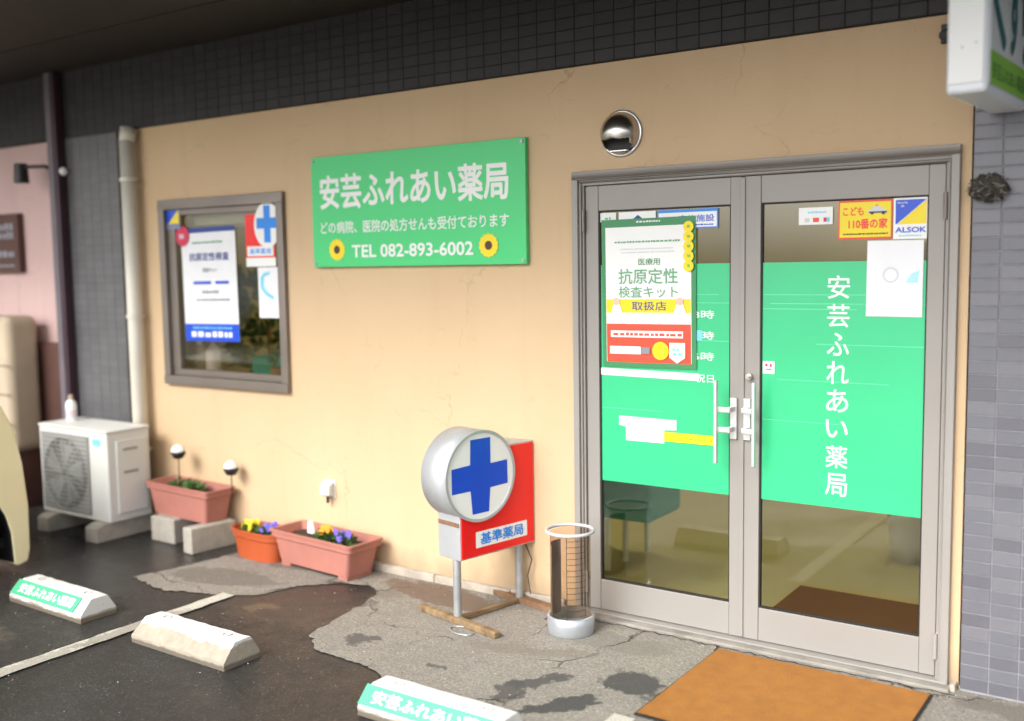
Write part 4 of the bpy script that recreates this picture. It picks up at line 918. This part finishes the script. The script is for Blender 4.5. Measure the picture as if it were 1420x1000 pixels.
# ------------------------------------------------------------------ planters
def planter(name, label, cat, loc, rz, L, D_, H_, m_, fl, feet=True, oval=False):
    t_ = thing(name, label, cat, loc, rz)
    def loop(sx, sy, z, n=10):
        if oval: return [(sx*math.copysign(abs(math.cos(a))**.55, math.cos(a)), sy*math.copysign(abs(math.sin(a))**.75, math.sin(a)), z) for a in [2*math.pi*i/40 for i in range(40)]]
        rr_ = .02; out = []
        for (cx_, cy_, a0) in ((sx-rr_, sy-rr_, 0), (-sx+rr_, sy-rr_, 90), (-sx+rr_, -sy+rr_, 180), (sx-rr_, -sy+rr_, 270)):
            for i in range(5): a = rad(a0+i*22.5); out.append((cx_+rr_*math.cos(a), cy_+rr_*math.sin(a), z))
        return out
    hl, hd = L/2, D_/2; z0 = .022 if feet else 0
    prof = [(hl*.80, hd*.72, z0), (hl*.82, hd*.75, z0), (hl*.91, hd*.86, H_-.048), (hl*.915, hd*.87, H_-.045), (hl*.965, hd*.94, H_-.040), (hl*.97, hd*.95, H_-.012), (hl, hd, H_-.010), (hl, hd, H_), (hl*.95, hd*.88, H_), (hl*.90, hd*.80, H_-.05)]
    loops = [loop(*p) for p in prof]; k = len(loops[0]); vs = [q for lp in loops for q in lp]; fs = []
    for j in range(len(loops)-1):
        for i in range(k): fs.append((j*k+i, j*k+(i+1) % k, (j+1)*k+(i+1) % k, (j+1)*k+i))
    fs.append(tuple(range(k-1, -1, -1)))
    MB().add(vs, fs).build('tub', m_, t_)
    so2 = loop(hl*.905, hd*.81, H_-.045); MB().add(so2, [tuple(range(k))]).build('soil', M_soil, t_)
    if feet:
        for sx in (-1, 1):
            x0, x1 = sorted((sx*hl*.80, sx*hl*.58))
            MB().prism([(x0, 0), (x1, 0), (x1, .03), (x0, .03)], -hd*.71, hd*.71, 'y').build('foot', m_, t_, bevel=.003)
    rr_ = random.Random(int(L*100)+len(label))
    for (cx_, cy_, kind, sc_) in fl:
        mb = MB(); leaves(mb, 130, cx_, cy_, H_-.022, sc_*1.2, sc_*.8, sc_*.5, .032, rr_)
        mb.build('leaves', M_leaf if kind != 'dry' else M_leafd, t_)
        if kind in ('v', 'y', 'o'):
            mb = MB()
            for i in range(9):
                p = Vector((cx_+rr_.uniform(-sc_, sc_), cy_+rr_.uniform(-sc_, sc_)*.6, H_+rr_.uniform(-.01, .03)))
                for q in range(5):
                    a = 6.28*q/5+i; c = p+Vector((.011*math.cos(a), -.004, .011*math.sin(a)))
                    mb.sphere(c, .0105, 8, 5, (1, .35, 1))
            mb.build('flowers', {'v': M_purp, 'y': M_yel, 'o': M_ora}[kind], t_)
    return t_
pl = planter('planter', 'long pink plastic planter on the ground with violet and orange pansies', 'planter', (-1.525, -.150, .004), rad(-4.5), .665, .25, .20, M_terra, [(.16, -.0, 'v', .055), (-.02, .02, 'o', .045), (.07, 0, 'dry', .05)])
MB().prism([(-.17, .17), (-.11, .17), (-.13, .245), (-.165, .235)], .02, .026, 'y').build('plant_tag', M_white, pl)
planter('planter', 'orange oval planter with yellow and violet flowers beside the long pink planter', 'planter', (-2.005, -.165, .004), rad(-4), .42, .22, .165, M_orange, [(-.10, 0, 'y', .05), (.05, .0, 'v', .06)], feet=False, oval=True)
planter('planter', 'pink planter raised on concrete blocks next to the outdoor air conditioner', 'planter', (-2.675, -.130, .152), rad(-3), .62, .22, .195, M_terra, [(-.08, -.0, 'g', .07), (.05, 0, 'g', .06)], feet=False)
b1 = tag(B(-.11, .11, -.10, .10, 0, .150).build('concrete_block', M_conc_b, bevel=.008), 'squat concrete block under the left half of the raised pink planter', 'block'); b1.location = (-2.775, -.165, 0)
b2 = tag(B(-.045, .045, -.15, .15, 0, .150).build('concrete_block', M_conc_b, bevel=.006), 'upright narrow concrete block under the right end of the raised planter', 'block'); b2.location = (-2.42, -.20, 0); b2.rotation_euler.z = rad(-6)
def globe(loc, stake, label):
    t_ = thing('garden_light', label, 'lamp', loc, 0)
    MB().sphere((0, 0, 0), .042, 24, 14).build('globe', M_white, t_, smooth=True)
    MB().lathe([(0, -.046), (.028, -.042), (.044, -.014), (.043, .0), (.040, .002)], 24).build('lower_shell', M_plastic_b, t_, smooth=True)
    MB().cyl((0, 0, -.044), (0, 0, -stake), .0035, 8).build('stake', M_plastic_b, t_)
globe((-2.775, -.125, .535), .23, 'white and black ball light on a stake in the raised pink planter, the left one')
globe((-2.345, -.085, .470), .165, 'white and black ball light at the right end of the raised pink planter')

# ------------------------------------------------------------------ AC unit
ac = thing('air_conditioner', 'white outdoor air conditioner unit on concrete feet beside the downpipe', 'air conditioner', (-3.045, -.43, 0), rad(0))
LW, DP, HT, zb = .715, .30, .555, .112
B(-LW, 0, 0, DP, zb, zb+HT).build('casing', M_acw, ac, bevel=.012, seg=3)
B(-LW-.006, .006, -.006, DP+.006, zb+HT-.004, zb+HT+.012).build('lid', M_acw, ac, bevel=.008)
fx, fz, fr = -LW+.285, zb+.275, .225
mb = MB(); mb.box(-LW+.035, -LW+.535, -.010, -.0005, zb+.035, zb+HT-.035); fg = mb.build('fan_guard_panel', M_acg, ac, bevel=.004)
MB().lathe([(0, -.012), (fr, -.012)], 48, axis='y', M=Matrix.Translation((fx, 0, fz))).build('fan_recess', mat('fan_shadow', (.10, .10, .098), .8), ac)
mb = MB()
for i in range(5):
    a = 2*math.pi*i/5
    mb.add([(fx+.04*math.cos(a), -.0125, fz+.04*math.sin(a)), (fx+.2*math.cos(a-.25), -.0140, fz+.2*math.sin(a-.25)), (fx+.2*math.cos(a+.5), -.0128, fz+.2*math.sin(a+.5)), (fx+.05*math.cos(a+.8), -.0125, fz+.05*math.sin(a+.8))], [(0, 1, 2, 3)])
mb.build('fan_blade', M_acg, ac)
mb = MB()
for i in range(1, 12): mb.ring((fx, -.018, fz), fr*i/11, .0017, 40, 4, 'y')
for i in range(16): a = 2*math.pi*i/16; mb.cyl((fx+.02*math.cos(a), -.018, fz+.02*math.sin(a)), (fx+fr*math.cos(a), -.018, fz+fr*math.sin(a)), .0017, 5)
mb.build('wire_grille', M_acgw, ac)
mb = MB()
for i in range(17): mb.box(-LW+.045, -LW+.525, -.0128, -.0102, zb+.05+i*.028, zb+.054+i*.028)
mb.build('horizontal_wires', M_acgw, ac)
s = Sheet((0, -.0008, 0), (1, 0, 0), (0, 0, 1), ac); s.rect(-.14, zb+HT-.085, -.06, zb+HT-.045, M_cyan, 'badge')
MB().prism([(.02, zb+HT-.08), (.14, zb+HT-.08), (.14, zb+.26), (.02, zb+.26)], .0, .001, 'y').build('x', M_acw, ac) if False else None
B(.0005, .014, .055, .265, zb+.05, zb+HT-.055).build('valve_cover', M_acw, ac, bevel=.006)
mb = MB(); mb.box(.0142, .017, .10, .20, zb+HT-.12, zb+HT-.105); mb.box(.0142, .017, .10, .20, zb+HT-.26, zb+HT-.245); mb.build('hand_grip', M_acg, ac)
B(.0005, .008, .02, .05, zb+.05, zb+.20).build('side_plate', M_acw, ac) if False else None
for x in (-LW+.10, -.10):
    MB().prism([(-.07, 0), (.37, 0), (.37, .095), (.33, .110), (-.02, .110), (-.07, .09)], x-.06, x+.06, 'x').build('concrete_foot', M_conc_b, ac, bevel=.006)
bt = thing('spray_bottle', 'white and pink bottle standing on top of the air conditioner', 'bottle', (-3.66, -.26, zb+HT+.012))
MB().lathe([(0, 0), (.032, 0), (.034, .01), (.034, .10), (.028, .125), (.012, .135)], 20).build('body', M_white, bt, smooth=True)
MB().lathe([(.0345, .02), (.0345, .07)], 20).build('label_band', M_pinkb, bt, smooth=True); MB().lathe([(.015, .135), (.015, .165), (0, .168)], 14).build('cap', M_tan, bt)

# ------------------------------------------------------------------ cream car (mostly outside the frame)
car = thing('parked_car', 'cream boxy small car, its nose and front wheel entering at the left edge', 'car', (-3.67, -1.0, 0))
# local x across (-.74...74), local y negative = towards the rear
side = [(-.02, .05), (-.004, .12), (.0, .36), (-.02, .60), (-.06, .80), (-.12, .93), (-.55, .98), (-.95, 1.42), (-1.3, 1.50), (-3.0, 1.50), (-3.25, 1.40), (-3.36, .9), (-3.38, .4), (-3.33, .2)]
def arc(cy_, R=.335, n=14): return [(cy_-R*math.cos(math.pi*i/n), .06+(R+.14)*math.sin(math.pi*i/n)**.7) for i in range(n+1)]
low = [(-3.33, .06)]+arc(-2.80)+arc(-.44)+[(-.08, .035)]
outline = side[:-1]+low
def row(x, ins): 
    return [(x, y, z) for y, z in outline]
n = len(outline); mb = MB(); R0 = row(-.74, 1); R1 = row(.74, 1)
mb.add(R0+R1, [tuple(range(n)), tuple(range(2*n-1, n-1, -1))]+[(i, (i+1) % n, (i+1) % n+n, i+n) for i in range(n)])
for i in range(n):
    if outline[i][1] < .60 and outline[(i+1) % n][1] < .60 and -3.2 < outline[i][0] < -.09 and -3.2 < outline[(i+1) % n][0] < -.09: mb.mi[2+i] = 1
mb.build('body', [M_cream_car, M_plastic_b], car, bevel=.015, seg=2)
for sx in (-1, 1):
    w1 = [(-.70, 1.0), (-1.02, 1.38), (-1.75, 1.40), (-1.75, 1.0)]; w2 = [(-1.82, 1.0), (-1.82, 1.40), (-2.95, 1.40), (-3.15, 1.05), (-3.1, 1.0)]
    for wq in (w1, w2):
        vs = [(sx*.743, y, z) for y, z in wq]+[(sx*.70, y, z) for y, z in wq]; k = len(wq)
        MB().add(vs, [tuple(range(k)), tuple(range(2*k-1, k-1, -1))]+[(i, (i+1) % k, (i+1) % k+k, i+k) for i in range(k)]).build('side_window', M_carglass, car)
MB().add([(-.62, -.60, 1.035), (.62, -.60, 1.035), (.58, -.93, 1.42), (-.58, -.93, 1.42)], [(0, 1, 2, 3)]).build('windscreen', M_carglass, car)
for sx in (-1, 1):
    MB().sphere((sx*.52, -.035, .66), .10, 18, 12, (1, .45, .8)).build('headlight', M_white, car, smooth=True)
B(-.60, .60, -.01, .015, .22, .36).build('bumper_grille', M_plastic_b, car, bevel=.01)
for cy_ in (-.44, -2.80):
    for sx in (-1, 1):
        wh_ = MB().lathe([(.17, -.085), (.25, -.085), (.278, -.06), (.282, 0), (.278, .06), (.25, .085), (.17, .085)], 40, axis='x', M=Matrix.Translation((sx*.645, cy_, .282))).build('wheel', M_tyre, car, smooth=True)
        MB().lathe([(0, sx*.05), (.06, sx*.06), (.15, sx*.045), (.175, sx*.08)], 28, axis='x', M=Matrix.Translation((sx*.645, cy_, .282))).build('rim', M_silver, wh_, smooth=True)
        MB().lathe([(0, sx*.0), (.34, 0)], 24, axis='x', M=Matrix.Translation((sx*.55, cy_, .30))).build('wheel_arch_liner', M_plastic_b, car)
B(-.66, .66, -3.2, -.10, .14, .19).build('underbody', M_plastic_b, car)

# ------------------------------------------------------------------ loose grit along the wall foot and on the apron
rn = random.Random(77); mb = MB()
for i in range(1500):
    if i < 500: x, y = rn.uniform(-3.1, 1.75), -.05-abs(rn.gauss(0, .05))
    elif i < 900: x, y = rn.uniform(-2.2, 2.2), rn.uniform(-1.1, -.05)
    else: x, y = rn.uniform(-3.0, 2.2), rn.uniform(-2.6, -.6)
    q = rn.uniform(.0012, .0042); z = .0045
    vs = [(x+rn.uniform(-1, 1)*q*.3+dx*q, y+rn.uniform(-1, 1)*q*.3+dy*q, z+dz*q*.8) for dx, dy, dz in ((1, 0, 0), (0, 1, 0), (-1, 0, 0), (0, -1, 0), (0, 0, 1))]
    mb.add(vs, [(0, 1, 4), (1, 2, 4), (2, 3, 4), (3, 0, 4)], rn.choice((0, 0, 1, 2)))
o = mb.build('grit', [mat('grit_grey', (.22, .20, .18), .9), mat('grit_pale', (.45, .42, .37), .9), mat('grit_dark', (.05, .045, .04), .9)]); o['kind'] = 'stuff'
tag(o, 'loose grit scattered over the concrete and along the foot of the wall', 'grit')
